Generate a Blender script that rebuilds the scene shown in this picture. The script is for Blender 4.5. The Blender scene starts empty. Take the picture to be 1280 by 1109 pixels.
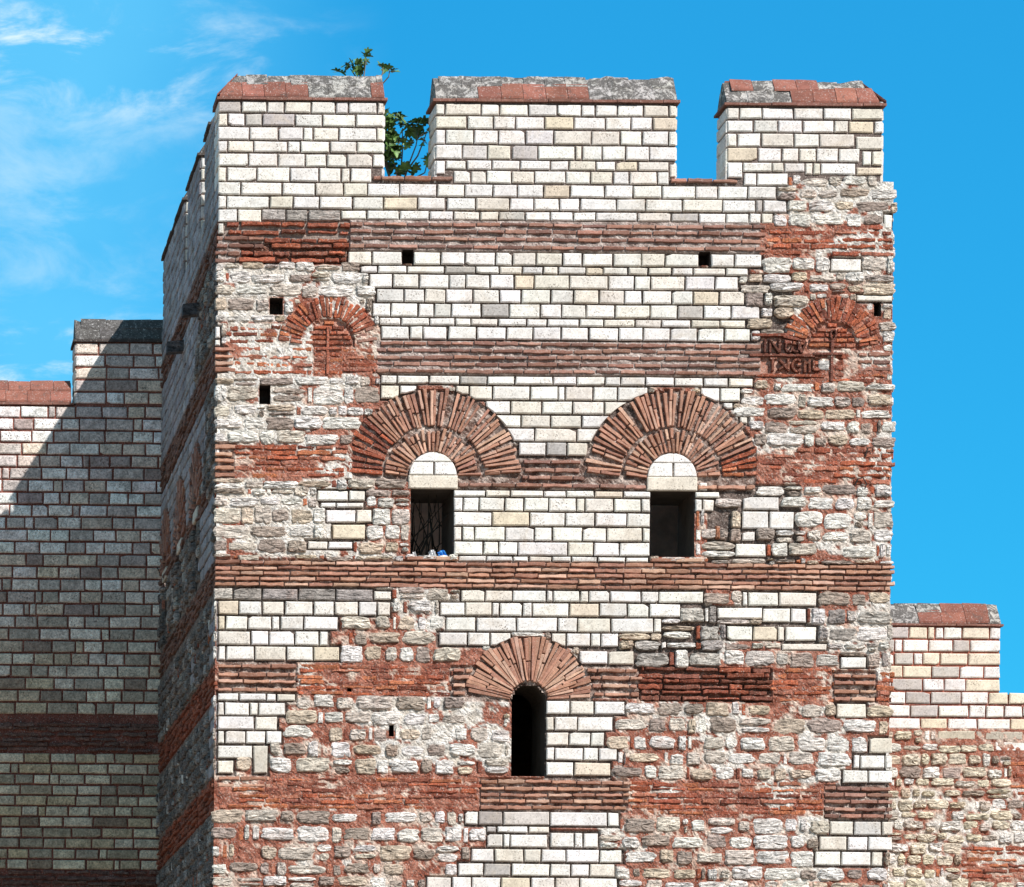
import bpy, math, random
import numpy as np
from mathutils import Vector, Matrix
random.seed(7); RNG = np.random.default_rng(11)
SC = bpy.context.scene
COL = SC.collection

# ------------------------------------------------------------------ camera
S = 77.0                     # layout pixels per metre on the front plane of the tower
HV = 1548.0                  # layout row of the eye level
HU = -213.0                  # layout column straight ahead of the camera
DIST = 60.0
CAMX = (HU - 640) / S
ROLL = 0.008
cd = bpy.data.cameras.new('camera'); cam = bpy.data.objects.new('camera', cd); COL.objects.link(cam)
SC.camera = cam
cd.sensor_width = 36.0; cd.sensor_fit = 'HORIZONTAL'
cd.lens = 36.0 * (S * DIST) / 1280.0
cam.location = (CAMX, -DIST, 0)
cam.rotation_euler = Matrix.Rotation(math.radians(90), 3, 'X').to_euler()
cam.rotation_euler = (Matrix.Rotation(math.radians(90), 3, 'X') @ Matrix.Rotation(ROLL, 3, 'Z')).to_euler()
_dx, _dy = 640 - HU, HV - 554.5
_c, _s = math.cos(ROLL), math.sin(ROLL)
cd.shift_x = (_c * _dx + _s * _dy) / 1280.0
cd.shift_y = (-_s * _dx + _c * _dy) / 1280.0
cd.clip_end = 5000

# ------------------------------------------------------------------ sun, sky, exposure
LDIR = Vector((-0.75, 1.1, -1.2)).normalized()
sun_el = math.asin(-LDIR.z); sun_az = math.atan2(-LDIR.x, -LDIR.y)
sl = bpy.data.lights.new('sun', 'SUN'); sun = bpy.data.objects.new('sun', sl); COL.objects.link(sun)
sl.energy = 5.0; sl.angle = math.radians(0.5); sl.color = (1.0, 0.955, 0.925)
sun.rotation_euler = LDIR.to_track_quat('-Z', 'Y').to_euler(); sun.location = (20, -40, 40)
SC.view_settings.view_transform = 'Standard'; SC.view_settings.look = 'None'
SC.view_settings.exposure = 0.2; SC.view_settings.gamma = 1.0
SKY_STRENGTH = 0.055

def build_world():
    w = bpy.data.worlds.new('World'); SC.world = w; w.use_nodes = True
    nt = w.node_tree; N = nt.nodes; L = nt.links; N.clear()
    out = N.new('ShaderNodeOutputWorld'); bg = N.new('ShaderNodeBackground'); bg.inputs[1].default_value = SKY_STRENGTH
    sky = N.new('ShaderNodeTexSky'); sky.sky_type = 'NISHITA'; sky.sun_disc = False
    sky.sun_elevation = sun_el; sky.sun_rotation = sun_az; sky.air_density = 1.0; sky.dust_density = 0.3; sky.ozone_density = 2.0
    tc = N.new('ShaderNodeTexCoord')
    sep = N.new('ShaderNodeSeparateXYZ'); L.new(tc.outputs['Generated'], sep.inputs[0])
    def math_(op, a, b=None, c=None):
        m = N.new('ShaderNodeMath'); m.operation = op
        for i, v in enumerate((a, b, c)):
            if v is None: continue
            if isinstance(v, (int, float)): m.inputs[i].default_value = v
            else: L.new(v, m.inputs[i])
        return m.outputs[0]
    def sstep(v, lo, hi):
        m = N.new('ShaderNodeMapRange'); m.interpolation_type = 'SMOOTHSTEP'
        L.new(v, m.inputs[0]); m.inputs[1].default_value = lo; m.inputs[2].default_value = hi
        return m.outputs[0]
    # deep polarised blue of the sky away from the sun
    north = sstep(sep.outputs[1], 0.35, 0.8)
    hs = N.new('ShaderNodeHueSaturation'); hs.inputs['Saturation'].default_value = 1.25; hs.inputs['Value'].default_value = 1.0
    L.new(sky.outputs[0], hs.inputs['Color'])
    tint = N.new('ShaderNodeMix'); tint.data_type = 'RGBA'; tint.blend_type = 'MULTIPLY'; tint.inputs[0].default_value = 1.0
    L.new(hs.outputs[0], tint.inputs[6]); tint.inputs[7].default_value = (0.36, 2.25, 2.6, 1)
    mixn = N.new('ShaderNodeMix'); mixn.data_type = 'RGBA'
    hs2 = N.new('ShaderNodeHueSaturation'); hs2.inputs['Saturation'].default_value = 0.95; L.new(sky.outputs[0], hs2.inputs['Color'])
    L.new(north, mixn.inputs[0]); L.new(hs2.outputs[0], mixn.inputs[6]); L.new(tint.outputs[2], mixn.inputs[7])
    even = N.new('ShaderNodeMix'); even.data_type = 'RGBA'; L.new(math_('MULTIPLY', north, 0.5), even.inputs[0])
    L.new(mixn.outputs[2], even.inputs[6]); even.inputs[7].default_value = (0.36, 6.6, 13.6, 1); mixn = even
    # wisps of cirrus
    mp = N.new('ShaderNodeMapping'); mp.inputs['Rotation'].default_value = (0, math.radians(14), 0)
    mp.inputs['Scale'].default_value = (24, 10, 66); L.new(tc.outputs['Generated'], mp.inputs[0])
    n1 = N.new('ShaderNodeTexNoise'); n1.inputs['Scale'].default_value = 1.0; n1.inputs['Detail'].default_value = 9
    n1.inputs['Roughness'].default_value = 0.62; n1.inputs['Distortion'].default_value = 0.6
    L.new(mp.outputs[0], n1.inputs['Vector'])
    n2 = N.new('ShaderNodeTexNoise'); n2.inputs['Scale'].default_value = 9.0; n2.inputs['Detail'].default_value = 4
    L.new(tc.outputs['Generated'], n2.inputs['Vector'])
    c1 = sstep(n1.outputs[0], 0.42, 0.76)
    c2 = sstep(n2.outputs[0], 0.44, 0.60)
    west = sstep(sep.outputs[0], 0.145, 0.06)
    zt = math_('MULTIPLY_ADD', sep.outputs[0], 0.10, sep.outputs[2])
    band = math_('MULTIPLY', sstep(zt, 0.292, 0.309), sstep(zt, 0.330, 0.313))
    low = math_('MULTIPLY', sstep(sep.outputs[2], 0.205, 0.222), sstep(sep.outputs[2], 0.245, 0.228))
    wgt = math_('MULTIPLY_ADD', math_('ADD', band, low), 1.25, math_('MULTIPLY_ADD', c2, 0.26, 0.10))
    cl = math_('MULTIPLY', math_('MULTIPLY', c1, wgt), west)
    veil = math_('MULTIPLY', math_('MULTIPLY_ADD', sstep(n2.outputs[0], 0.3, 0.7), 0.6, 0.4), math_('MULTIPLY', west, 0.55))
    mixv = N.new('ShaderNodeMix'); mixv.data_type = 'RGBA'
    L.new(veil, mixv.inputs[0]); L.new(mixn.outputs[2], mixv.inputs[6]); mixv.inputs[7].default_value = (3.2, 12.0, 18.0, 1)
    amt = math_('MINIMUM', math_('MULTIPLY', cl, 1.15), 0.9)
    mixc = N.new('ShaderNodeMix'); mixc.data_type = 'RGBA'
    L.new(amt, mixc.inputs[0]); L.new(mixv.outputs[2], mixc.inputs[6]); mixc.inputs[7].default_value = (12.5, 15.5, 17.0, 1)
    L.new(mixc.outputs[2], bg.inputs[0]); L.new(bg.outputs[0], out.inputs[0])
build_world()

# ------------------------------------------------------------------ materials
def material(name, rough=0.92, var=0.25, vscale=5.0, fine=0.3, fscale=60.0, bump=0.5, bscale=30.0, bdist=0.02,
             pits=0.0, strata=0.0, stain=None, lichen=None, speck=None):
    m = bpy.data.materials.new(name); m.use_nodes = True
    nt = m.node_tree; N = nt.nodes; L = nt.links
    bs = N['Principled BSDF']; bs.inputs['Roughness'].default_value = rough
    bs.inputs['Specular IOR Level'].default_value = 0.2
    at = N.new('ShaderNodeAttribute'); at.attribute_name = 'col'
    tc = N.new('ShaderNodeTexCoord'); P = tc.outputs['Object']
    def noise(scale, detail=4, r=0.6, vec=None, dist=0.0):
        n = N.new('ShaderNodeTexNoise'); n.inputs['Scale'].default_value = scale; n.inputs['Detail'].default_value = detail
        n.inputs['Roughness'].default_value = r; n.inputs['Distortion'].default_value = dist
        L.new(vec or P, n.inputs['Vector']); return n.outputs[0]
    def rng(v, a, b, c, d):
        r = N.new('ShaderNodeMapRange'); L.new(v, r.inputs[0])
        for i, x in enumerate((a, b, c, d)): r.inputs[i + 1].default_value = x
        return r.outputs[0]
    def mul(a, f):
        x = N.new('ShaderNodeMix'); x.data_type = 'RGBA'; x.blend_type = 'MULTIPLY'; x.inputs[0].default_value = 1
        L.new(a, x.inputs[6]); L.new(f, x.inputs[7]); return x.outputs[2]
    def mix(f, a, b):
        x = N.new('ShaderNodeMix'); x.data_type = 'RGBA'; L.new(f, x.inputs[0]); L.new(a, x.inputs[6])
        if isinstance(b, tuple): x.inputs[7].default_value = b + (1,)
        else: L.new(b, x.inputs[7])
        return x.outputs[2]
    c = at.outputs['Color']
    if stain:
        c = mix(rng(noise(2.2, 5, 0.65, dist=0.6), stain[0], stain[0] + 0.18, 0, stain[1]), c, stain[2])
    c = mul(c, rng(noise(vscale), 0.3, 0.7, 1 - var, 1 + var))
    c = mul(c, rng(noise(fscale, 3, 0.7), 0.3, 0.7, 1 - fine, 1 + fine))
    hgt = noise(bscale, 5, 0.7)
    def add(a, b, k):
        x = N.new('ShaderNodeMath'); x.operation = 'MULTIPLY_ADD'; L.new(b, x.inputs[0]); x.inputs[1].default_value = k; L.new(a, x.inputs[2])
        return x.outputs[0]
    if strata:
        mp = N.new('ShaderNodeMapping'); mp.inputs['Scale'].default_value = (5, 5, 26); L.new(P, mp.inputs[0])
        ns = noise(1.0, 5, 0.65, mp.outputs[0], 1.2)
        c = mul(c, rng(ns, 0.36, 0.56, 1 - strata, 1.08))
        hgt = add(hgt, ns, 1.6)
        n4 = noise(22, 4, 0.7)
        c = mul(c, rng(n4, 0.34, 0.44, 1 - strata * 0.9, 1.0))
    if pits:
        v = N.new('ShaderNodeTexVoronoi'); v.inputs['Scale'].default_value = 26; L.new(P, v.inputs['Vector'])
        spot = rng(v.outputs['Distance'], 0.16, 0.38, 1, 0)
        msk = rng(noise(4.0, 3), 0.46, 0.66, 0, 1)
        pm = N.new('ShaderNodeMath'); pm.operation = 'MULTIPLY'; L.new(spot, pm.inputs[0]); L.new(msk, pm.inputs[1])
        pk = N.new('ShaderNodeMath'); pk.operation = 'MULTIPLY'; L.new(pm.outputs[0], pk.inputs[0]); pk.inputs[1].default_value = pits
        c = mix(pk.outputs[0], c, (0.16, 0.12, 0.09))
        hgt = add(hgt, pm.outputs[0], -0.8)
        ns = noise(38, 3, 0.75)
        c = mul(c, rng(ns, 0.33, 0.42, 1 - pits * 0.55, 1.0))
    if lichen:
        c = mix(rng(noise(lichen[0], 7, 0.78, dist=0.8), lichen[1], lichen[1] + 0.07, 0, lichen[2]), c, lichen[3])
    if speck:
        c = mix(rng(noise(speck[0], 2, 0.8), speck[1], speck[1] + 0.06, 0, speck[2]), c, speck[3])
    L.new(c, bs.inputs['Base Color'])
    if bump:
        b = N.new('ShaderNodeBump'); b.inputs['Strength'].default_value = bump; b.inputs['Distance'].default_value = bdist
        L.new(hgt, b.inputs['Height']); L.new(b.outputs[0], bs.inputs['Normal'])
    return m

M_ASH = material('dressed_limestone', var=0.13, vscale=4.5, fine=0.17, fscale=30, bump=0.35, bscale=26, bdist=0.012, pits=0.9,
                 stain=(0.5, 0.5, (0.52, 0.445, 0.35)))
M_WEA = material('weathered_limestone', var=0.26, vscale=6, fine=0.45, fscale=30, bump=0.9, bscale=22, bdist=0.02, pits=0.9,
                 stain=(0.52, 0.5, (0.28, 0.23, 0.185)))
M_RUB = material('rough_limestone', stain=(0.56, 0.5, (0.46, 0.28, 0.21)), var=0.22, vscale=7, fine=0.28, fscale=48, bump=0.9, bscale=20, bdist=0.03, strata=0.72)
M_BRK = material('thin_brick', var=0.22, vscale=6, fine=0.28, fscale=55, bump=0.6, bscale=40, bdist=0.01,
                 speck=(36, 0.60, 0.55, (0.52, 0.41, 0.35)))
M_OLD = material('worn_brick', var=0.38, vscale=9, fine=0.5, fscale=36, bump=0.9, bscale=30, bdist=0.025,
                 speck=(38, 0.62, 0.7, (0.62, 0.5, 0.42)))
M_MOR = material('lime_mortar', var=0.3, vscale=9, fine=0.55, fscale=38, bump=1.0, bscale=34, bdist=0.03,
                 speck=(42, 0.60, 0.7, (0.70, 0.63, 0.56)))
M_TIL = material('roof_tile', var=0.22, vscale=5, fine=0.2, bump=0.3, bscale=30, bdist=0.008,
                 lichen=(8, 0.55, 0.75, (0.105, 0.08, 0.07)), speck=(36, 0.6, 0.7, (0.5, 0.42, 0.38)))
M_CAP = material('lichened_mortar', var=0.25, vscale=4, fine=0.3, fscale=40, bump=0.9, bscale=18, bdist=0.04,
                 lichen=(7.5, 0.44, 0.88, (0.085, 0.078, 0.072)), speck=(24, 0.6, .6, (.62, .6, .57)))
M_INTSTONE = material('interior_stone', var=0.3, vscale=3, fine=0.2, bump=0.6, bscale=15)

def simple(name, col, rough=0.6, metal=0.0, var=0.2, scale=8, trans=0):
    m = bpy.data.materials.new(name); m.use_nodes = True; nt = m.node_tree; N = nt.nodes; L = nt.links
    bs = N['Principled BSDF']; bs.inputs['Roughness'].default_value = rough; bs.inputs['Metallic'].default_value = metal
    n = N.new('ShaderNodeTexNoise'); n.inputs['Scale'].default_value = scale; n.inputs['Detail'].default_value = 5
    tc = N.new('ShaderNodeTexCoord'); L.new(tc.outputs['Object'], n.inputs['Vector'])
    r = N.new('ShaderNodeMapRange'); L.new(n.outputs[0], r.inputs[0]); r.inputs[1].default_value = .3; r.inputs[2].default_value = .7
    r.inputs[3].default_value = 1 - var; r.inputs[4].default_value = 1 + var
    x = N.new('ShaderNodeMix'); x.data_type = 'RGBA'; x.blend_type = 'MULTIPLY'; x.inputs[0].default_value = 1
    x.inputs[6].default_value = col + (1,); L.new(r.outputs[0], x.inputs[7]); L.new(x.outputs[2], bs.inputs['Base Color'])
    return m
M_IRON = simple('rusted_iron', (0.045, 0.03, 0.024), 0.8)
M_BARK = simple('fig_bark', (0.16, 0.14, 0.12), 0.9)
M_LEAF = simple('fig_leaf', (0.10, 0.19, 0.05), 0.45, var=0.6, scale=6)
M_TWIG = simple('dry_twig', (0.035, 0.03, 0.022), 0.9)
M_BLUE = simple('blue_plastic', (0.10, 0.42, 0.85), 0.35)
M_WHITE = simple('white_plastic', (0.8, 0.8, 0.8), 0.35)
M_EARTH = simple('dry_earth', (0.24, 0.175, 0.125), 0.95, var=0.5, scale=0.4)

# ------------------------------------------------------------------ mesh builder
class MB:
    def __init__(s): s.v = []; s.f = []; s.m = []; s.c = []; s.mats = []; s.n = 0
    def mat(s, m):
        if m not in s.mats: s.mats.append(m)
        return s.mats.index(m)
    def add(s, verts, faces, mat, col):
        k = s.mat(mat); b = s.n
        s.v.extend(verts); s.n += len(verts)
        s.f.extend([tuple(i + b for i in f) for f in faces]); s.m.extend([k] * len(faces))
        if len(col) and isinstance(col[0], (tuple, list, np.ndarray)): s.c.extend([tuple(x) for x in col])
        else: s.c.extend([tuple(col)] * len(verts))
    def box(s, lo, hi, mat, col):
        (a, b, c), (d, e, f) = lo, hi
        s.add([(a,b,c),(d,b,c),(d,e,c),(a,e,c),(a,b,f),(d,b,f),(d,e,f),(a,e,f)],
              [(0,3,2,1),(4,5,6,7),(0,1,5,4),(1,2,6,5),(2,3,7,6),(3,0,4,7)], mat, col)
    def build(s, name, parent=None, smooth=False):
        me = bpy.data.meshes.new(name); me.from_pydata([tuple(map(float, p)) for p in s.v], [], s.f)
        for m in s.mats: me.materials.append(m)
        me.polygons.foreach_set('material_index', s.m)
        if smooth: me.polygons.foreach_set('use_smooth', [True] * len(s.f))
        ca = me.color_attributes.new('col', 'FLOAT_COLOR', 'POINT')
        arr = np.ones((len(s.v), 4), np.float32); arr[:, :3] = np.array(s.c, np.float32).reshape(-1, 3)
        ca.data.foreach_set('color', arr.ravel())
        me.update()
        o = bpy.data.objects.new(name, me); COL.objects.link(o)
        if parent: o.parent = parent
        return o
def empty(name, label, cat, group=None, loc=(0, 0, 0)):
    o = bpy.data.objects.new(name, None); COL.objects.link(o); o.location = loc
    o['label'] = label; o['category'] = cat
    if group: o['group'] = group
    return o
def child(o, parent):
    o.parent = parent; o.matrix_parent_inverse = Matrix.Translation(-Vector(parent.location)); return o

# numpy value noise
_T = RNG.random((256, 256))
def vnoise(x, y):
    x = np.asarray(x, float); y = np.asarray(y, float)
    xi = np.floor(x).astype(int); yi = np.floor(y).astype(int); fx = x - xi; fy = y - yi
    fx = fx * fx * (3 - 2 * fx); fy = fy * fy * (3 - 2 * fy)
    g = lambda a, b: _T[a & 255, b & 255]
    return (g(xi, yi) * (1 - fx) + g(xi + 1, yi) * fx) * (1 - fy) + (g(xi, yi + 1) * (1 - fx) + g(xi + 1, yi + 1) * fx) * fy
def fbm(x, y, o=4):
    r = 0; a = 0.5; t = 0
    for i in range(o):
        r = r + a * vnoise(x * 2 ** i + 17 * i, y * 2 ** i + 5 * i); t += a; a *= 0.55
    return r / t

# ------------------------------------------------------------------ face maps: layout pixels + outward height -> world
def FM(o, ud, nd, s=S):
    o = Vector(o); ud = Vector(ud); nd = Vector(nd)
    def F(u, v, h):
        p = o + ud * (u / s) + nd * h
        return (p.x, p.y, (HV - v) / s)
    return F
front = FM((-640 / S, 0, 0), (1, 0, 0), (0, -1, 0))
XL = (271.5 - 640) / S; XR = (1113.0 - 640) / S
side = FM((XL, 0, 0), (0, 1, 0), (-1, 0, 0))
YB = 10.0; SB = S * DIST / (DIST + YB)
back = FM((CAMX - HU / SB, YB, 0), (1, 0, 0), (0, -1, 0), SB)
def bx(u): return CAMX + (u - HU) / SB
def lx(x, v): return x + ROLL * (v - 554)          # photo column -> layout column
U = random.uniform
def jit(c, a): 
    k = 1 + U(-a, a); return (min(c[0] * k, .92), min(c[1] * k * (1 + U(-.02, .02)), .92), min(c[2] * k * (1 + U(-.03, .03)), .92))

# ------------------------------------------------------------------ masonry units
def slab(mb, F, poly, h, col, mat, bev=1.3, back_h=-0.035, tilt=0.004):
    n = len(poly); cu = sum(p[0] for p in poly) / n; cv = sum(p[1] for p in poly) / n
    us = [p[0] for p in poly]; vs = [p[1] for p in poly]
    wu = max(us) - min(us); wv = max(vs) - min(vs)
    ku = max(0.3, 1 - 2 * bev / max(wu, .1)); kv = max(0.3, 1 - 2 * bev / max(wv, .1))
    tu = U(-tilt, tilt) * 2 / max(wu, 1); tv = U(-tilt, tilt) * 2 / max(wv, 1)
    hh = lambda u, v: h + tu * (u - cu) + tv * (v - cv)
    V = [F(u, v, back_h) for u, v in poly] + [F(u, v, hh(u, v) - bev / S * .8) for u, v in poly] + \
        [F(cu + (u - cu) * ku, cv + (v - cv) * kv, hh(u, v)) for u, v in poly]
    fs = []
    for i in range(n):
        j = (i + 1) % n
        fs.append((i, j, n + j, n + i)); fs.append((n + i, n + j, 2 * n + j, 2 * n + i))
    fs.append(tuple(range(2 * n, 3 * n)))
    mb.add(V, fs, mat, col)

def rect(u0, u1, v0, v1, w=0.5, chip=0.16):
    p = [(u0 + U(-w, w), v0 + U(-w, w)), (u1 + U(-w, w), v0 + U(-w, w)), (u1 + U(-w, w), v1 + U(-w, w)), (u0 + U(-w, w), v1 + U(-w, w))]
    if random.random() < chip and u1 - u0 > 12:
        k = random.randrange(4); a, b, c = p[k - 1], p[k], p[(k + 1) % 4]
        t1 = U(.1, .25) if k % 2 else U(.08, .2); t2 = U(.08, .25)
        q1 = (b[0] + (a[0] - b[0]) * t1, b[1] + (a[1] - b[1]) * t1); q2 = (b[0] + (c[0] - b[0]) * t2, b[1] + (c[1] - b[1]) * t2)
        p[k:k + 1] = [q1, q2]
    return p

def lump(mb, F, u0, u1, v0, v1, h, col, mat, rough=0.16, n=16, sq=3.2, back_h=-0.03, hr=0.5):
    """rough stone: an irregular rounded outline, domed and knobbly in front"""
    cu, cv, a, b = (u0 + u1) / 2, (v0 + v1) / 2, (u1 - u0) / 2, (v1 - v0) / 2
    ph = U(0, 500); out = []
    for i in range(n):
        t = 2 * math.pi * (i + .5) / n
        c, s = math.cos(t), math.sin(t)
        r = (abs(c) ** sq + abs(s) ** sq) ** (-1 / sq)
        k = 1 + rough * (float(vnoise(ph + 1.9 * math.cos(t), ph + 1.9 * math.sin(t))) * 2 - 1) + U(-rough, rough) * .25
        k = min(k, 1.06)
        out.append((cu + a * r * c * k, cv + b * r * s * k))
    V = []; 
    rings = [(1.0, back_h), (1.0, h * .35), (.86, h * .9), (.5, h)]
    for q, (k, hh) in enumerate(rings):
        for (u, v) in out:
            e = 0 if q < 1 else U(-1, 1) * h * hr * (.35 if q == 1 else .5)
            V.append(F(cu + (u - cu) * k, cv + (v - cv) * k, hh + e))
    V.append(F(cu, cv, h * (1 + U(-.4, .4))))
    fs = []
    for q in range(3):
        for i in range(n):
            j = (i + 1) % n
            fs.append((q * n + i, q * n + j, (q + 1) * n + j, (q + 1) * n + i))
    for i in range(n): fs.append((3 * n + i, 3 * n + (i + 1) % n, 4 * n))
    mb.add(V, fs, mat, col)

def wavy(u0, u1, v0, v1, a=0.9, k=5):
    p = [(u0 + (u1 - u0) * i / k + (U(-1, 1) if 0 < i < k else 0), v0 + U(-a, a)) for i in range(k + 1)]
    q = [(u1 + (u0 - u1) * i / k + (U(-1, 1) if 0 < i < k else 0), v1 + U(-a, a)) for i in range(k + 1)]
    return p + q

def c_ash():
    r = random.random()
    if r < .66: return jit((.745, .72, .67), .09)
    if r < .90: return jit((.70, .65, .565), .09)
    if r < .955: return jit((.63, .605, .57), .09)
    if r < .98: return jit((.67, .58, .45), .08)
    return jit((.46, .43, .40), .12)
def c_rub():
    r = random.random()
    if r < .48: return jit((.87, .825, .76), .05)
    if r < .68: return jit((.70, .62, .53), .13)
    if r < .86: return jit((.46, .375, .315), .16)
    return jit((.68, .56, .43), .12)
def c_grey():
    r = random.random()
    return jit((.41, .37, .335), .15) if r < .55 else jit((.60, .55, .49), .15)
def c_side_shade():  # dressed stone of the left side, shade of that face put into its colour
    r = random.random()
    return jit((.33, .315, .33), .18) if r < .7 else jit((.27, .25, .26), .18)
def c_sider_shade(): return jit((.21, .185, .17), .2) if random.random() < .7 else jit((.40, .36, .33), .22)  # rubble of the left side, darkened to carry the same shade
def c_brk(): return jit(random.choice([(.27, .14, .105), (.32, .16, .115), (.23, .125, .10), (.36, .20, .15)]), .15)
def c_tan(): return jit(random.choice([(.44, .24, .165), (.38, .195, .13), (.52, .325, .235), (.33, .165, .115)]), .12)
def c_old(): return jit(random.choice([(.34, .095, .048), (.28, .08, .045), (.42, .145, .07), (.20, .065, .042), (.35, .135, .085)]), .18)
def c_dark(): return jit(random.choice([(.24, .075, .045), (.30, .09, .05), (.20, .075, .05)]), .15)

class Face:
    """one wall face with a raster of what is already laid and of the mortar kind (in layout pixels)"""
    def __init__(s, F, u0, u1, v0, v1, mort=1):
        s.F = F; s.u0, s.u1, s.v0, s.v1 = int(u0), int(u1), int(v0), int(v1)
        s.occ = np.zeros((s.v1 - s.v0 + 4, s.u1 - s.u0 + 4), bool)
        s.mt = np.full(s.occ.shape, mort, np.uint8)
        s.stone = M_ASH; s.hole = np.zeros(s.occ.shape, bool); s.discs = []; s.cuts_u = []; s.cuts_v = []
    def _sl(s, u0, u1, v0, v1):
        a = max(0, int(round(v0)) - s.v0); b = max(0, int(round(v1)) - s.v0); c = max(0, int(round(u0)) - s.u0); d = max(0, int(round(u1)) - s.u0)
        return slice(a, b), slice(c, d)
    def mark(s, u0, u1, v0, v1): s.occ[s._sl(u0, u1, v0, v1)] = True
    def mort(s, u0, u1, v0, v1, k): s.mt[s._sl(u0, u1, v0, v1)] = k
    def disc(s, cu, cv, R, low=6, k=3):
        V, Uu = np.mgrid[0:s.occ.shape[0], 0:s.occ.shape[1]]; V = V + s.v0; Uu = Uu + s.u0
        m = ((Uu - cu) ** 2 + (V - cv) ** 2 < R * R) & (V < cv + low)
        s.occ |= m; s.mt[m] = k; s.discs.append((cu, cv, R))
    def opening(s, u0, u1, v0, v1, arch=0):
        s.mark(u0 - 1, u1 + 1, v0 - 1, v1 + 1); s.cuts_u += [u0, u1]; s.cuts_v += [v0, v1]
        if arch:
            V, Uu = np.mgrid[0:s.occ.shape[0], 0:s.occ.shape[1]]; V = V + s.v0; Uu = Uu + s.u0
            cu = (u0 + u1) / 2; R = (u1 - u0) / 2
            m = (Uu >= u0) & (Uu < u1) & (V < v1) & ((V >= v0 + R) | ((Uu - cu) ** 2 + (V - v0 - R) ** 2 < R * R))
            s.hole |= m
        else: s.hole[s._sl(u0, u1, v0, v1)] = True
    # rows
    def ashlar(s, mb, v0, v1, joints, gap=1.2, mat=None, colf=c_ash, h=.016, chip=.12, mort=0, clip=True, force=False):
        if mort is not None: s.mort(joints[0] - 2, joints[-1] + 2, v0 - 1.5, v1 + 1.5, mort)
        for a, b in zip(joints[:-1], joints[1:]):
            if b - a < 4: continue
            if not force:
                m = s.occ[s._sl(a + 2, b - 2, v0 + 2, v1 - 2)]
                if m.size and m.mean() > .75: continue
            p = rect(a + gap, b - gap, v0 + gap * .9, v1 - gap * .9, .45, chip)
            cl = [d for d in s.discs if clip and a < d[0] + d[2] and b > d[0] - d[2] and v1 > d[1] - d[2] and v0 < d[1]]
            if cl:
                L, R = [], []
                for i in range(6):
                    v = v0 + gap + (v1 - v0 - 2 * gap) * i / 5; l, r = a + gap, b - gap
                    for (cu, cv, rr) in cl:
                        if v > cv: continue
                        w = rr * rr - (v - cv) ** 2
                        if w <= 0: continue
                        w = math.sqrt(w) + 1.5
                        if (a + b) / 2 > cu: l = max(l, cu + w)
                        else: r = min(r, cu - w)
                    if r - l > 2: L.append((l, v)); R.append((r, v))
                if len(L) < 2: continue
                p = L[::-1] + R if False else [*reversed(L)] + R
            hh = h + U(-.006, .006)
            slab(mb, s.F, p, hh, colf(), mat or s.stone)
            s.mark(a, b, v0, v1)
    def bricks(s, mb, v0, v1, u0, u1, rows, kind='B', mort=None):
        """courses of thin flat bricks in thick mortar"""
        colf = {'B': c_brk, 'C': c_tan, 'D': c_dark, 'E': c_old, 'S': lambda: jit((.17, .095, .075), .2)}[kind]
        if mort is None: mort = {'B': 6, 'C': 3, 'D': 4, 'E': 1}[kind]
        s.mort(u0, u1, v0, v1, mort)
        pitch = (v1 - v0) / rows
        for r in range(rows):
            a = v0 + r * pitch; row_u0 = u0 + U(-3, 3) * (kind in 'DE'); row_u1 = u1 + U(-4, 4) * (kind != 'B')
            m = s.occ[s._sl(u0, u1, a + 1, a + pitch - 1)]
            free = ~(m.mean(0) > .3) if m.size else np.ones(int(u1 - u0), bool)
            u = row_u0 + (U(-25, 0) if kind != 'C' else U(-12, 0))
            wob = U(0, 100)
            while u < row_u1:
                w = U(27, 38) if kind in 'BC' else U(18, 52)
                e = min(u + w, row_u1); st = max(u, row_u0)
                if e - st > 3:
                    i0, i1 = int(st - u0), int(e - u0)
                    fr = free[max(0, i0):max(1, i1)]
                    if fr.size and fr.mean() < .98 and fr.mean() > .25:       # trim to the free run
                        idx = np.where(fr)[0]; st2 = max(0, i0) + u0 + idx[0]; e2 = max(0, i0) + u0 + idx[-1] + 1
                        st, e = max(st, st2), min(e, e2)
                    ok = fr.size and fr.mean() > .25 and e - st > 3
                    if ok:
                        dv = (float(vnoise(u * .013 + wob, r * 3.1)) - .5) * (2.0 if kind in 'BC' else 3.2)
                        if kind in 'BC':
                            t = U(3.3, 4.6) if pitch > 6.5 else pitch * .58
                            c0 = a + pitch * .5 + dv
                            slab(mb, s.F, wavy(st + .8, e - .8, c0 - t / 2, c0 + t / 2, .7, 5), U(.018, .045), colf(), M_BRK, bev=.7, tilt=.008)
                        else:
                            t = U(3.0, min(6.2, pitch * .8)); c0 = a + pitch * .5 + dv
                            if random.random() < (.90 if kind == 'E' else .95):
                                slab(mb, s.F, wavy(st + .7, e - U(.5, 3), c0 - t / 2, c0 + t / 2, 1.0, 6),
                                     U(.012, .035) if kind == 'E' else U(.0, .05), colf(), M_OLD, bev=1.0, tilt=.01)
                u += w
        s.mark(u0, u1, v0, v1)
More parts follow.
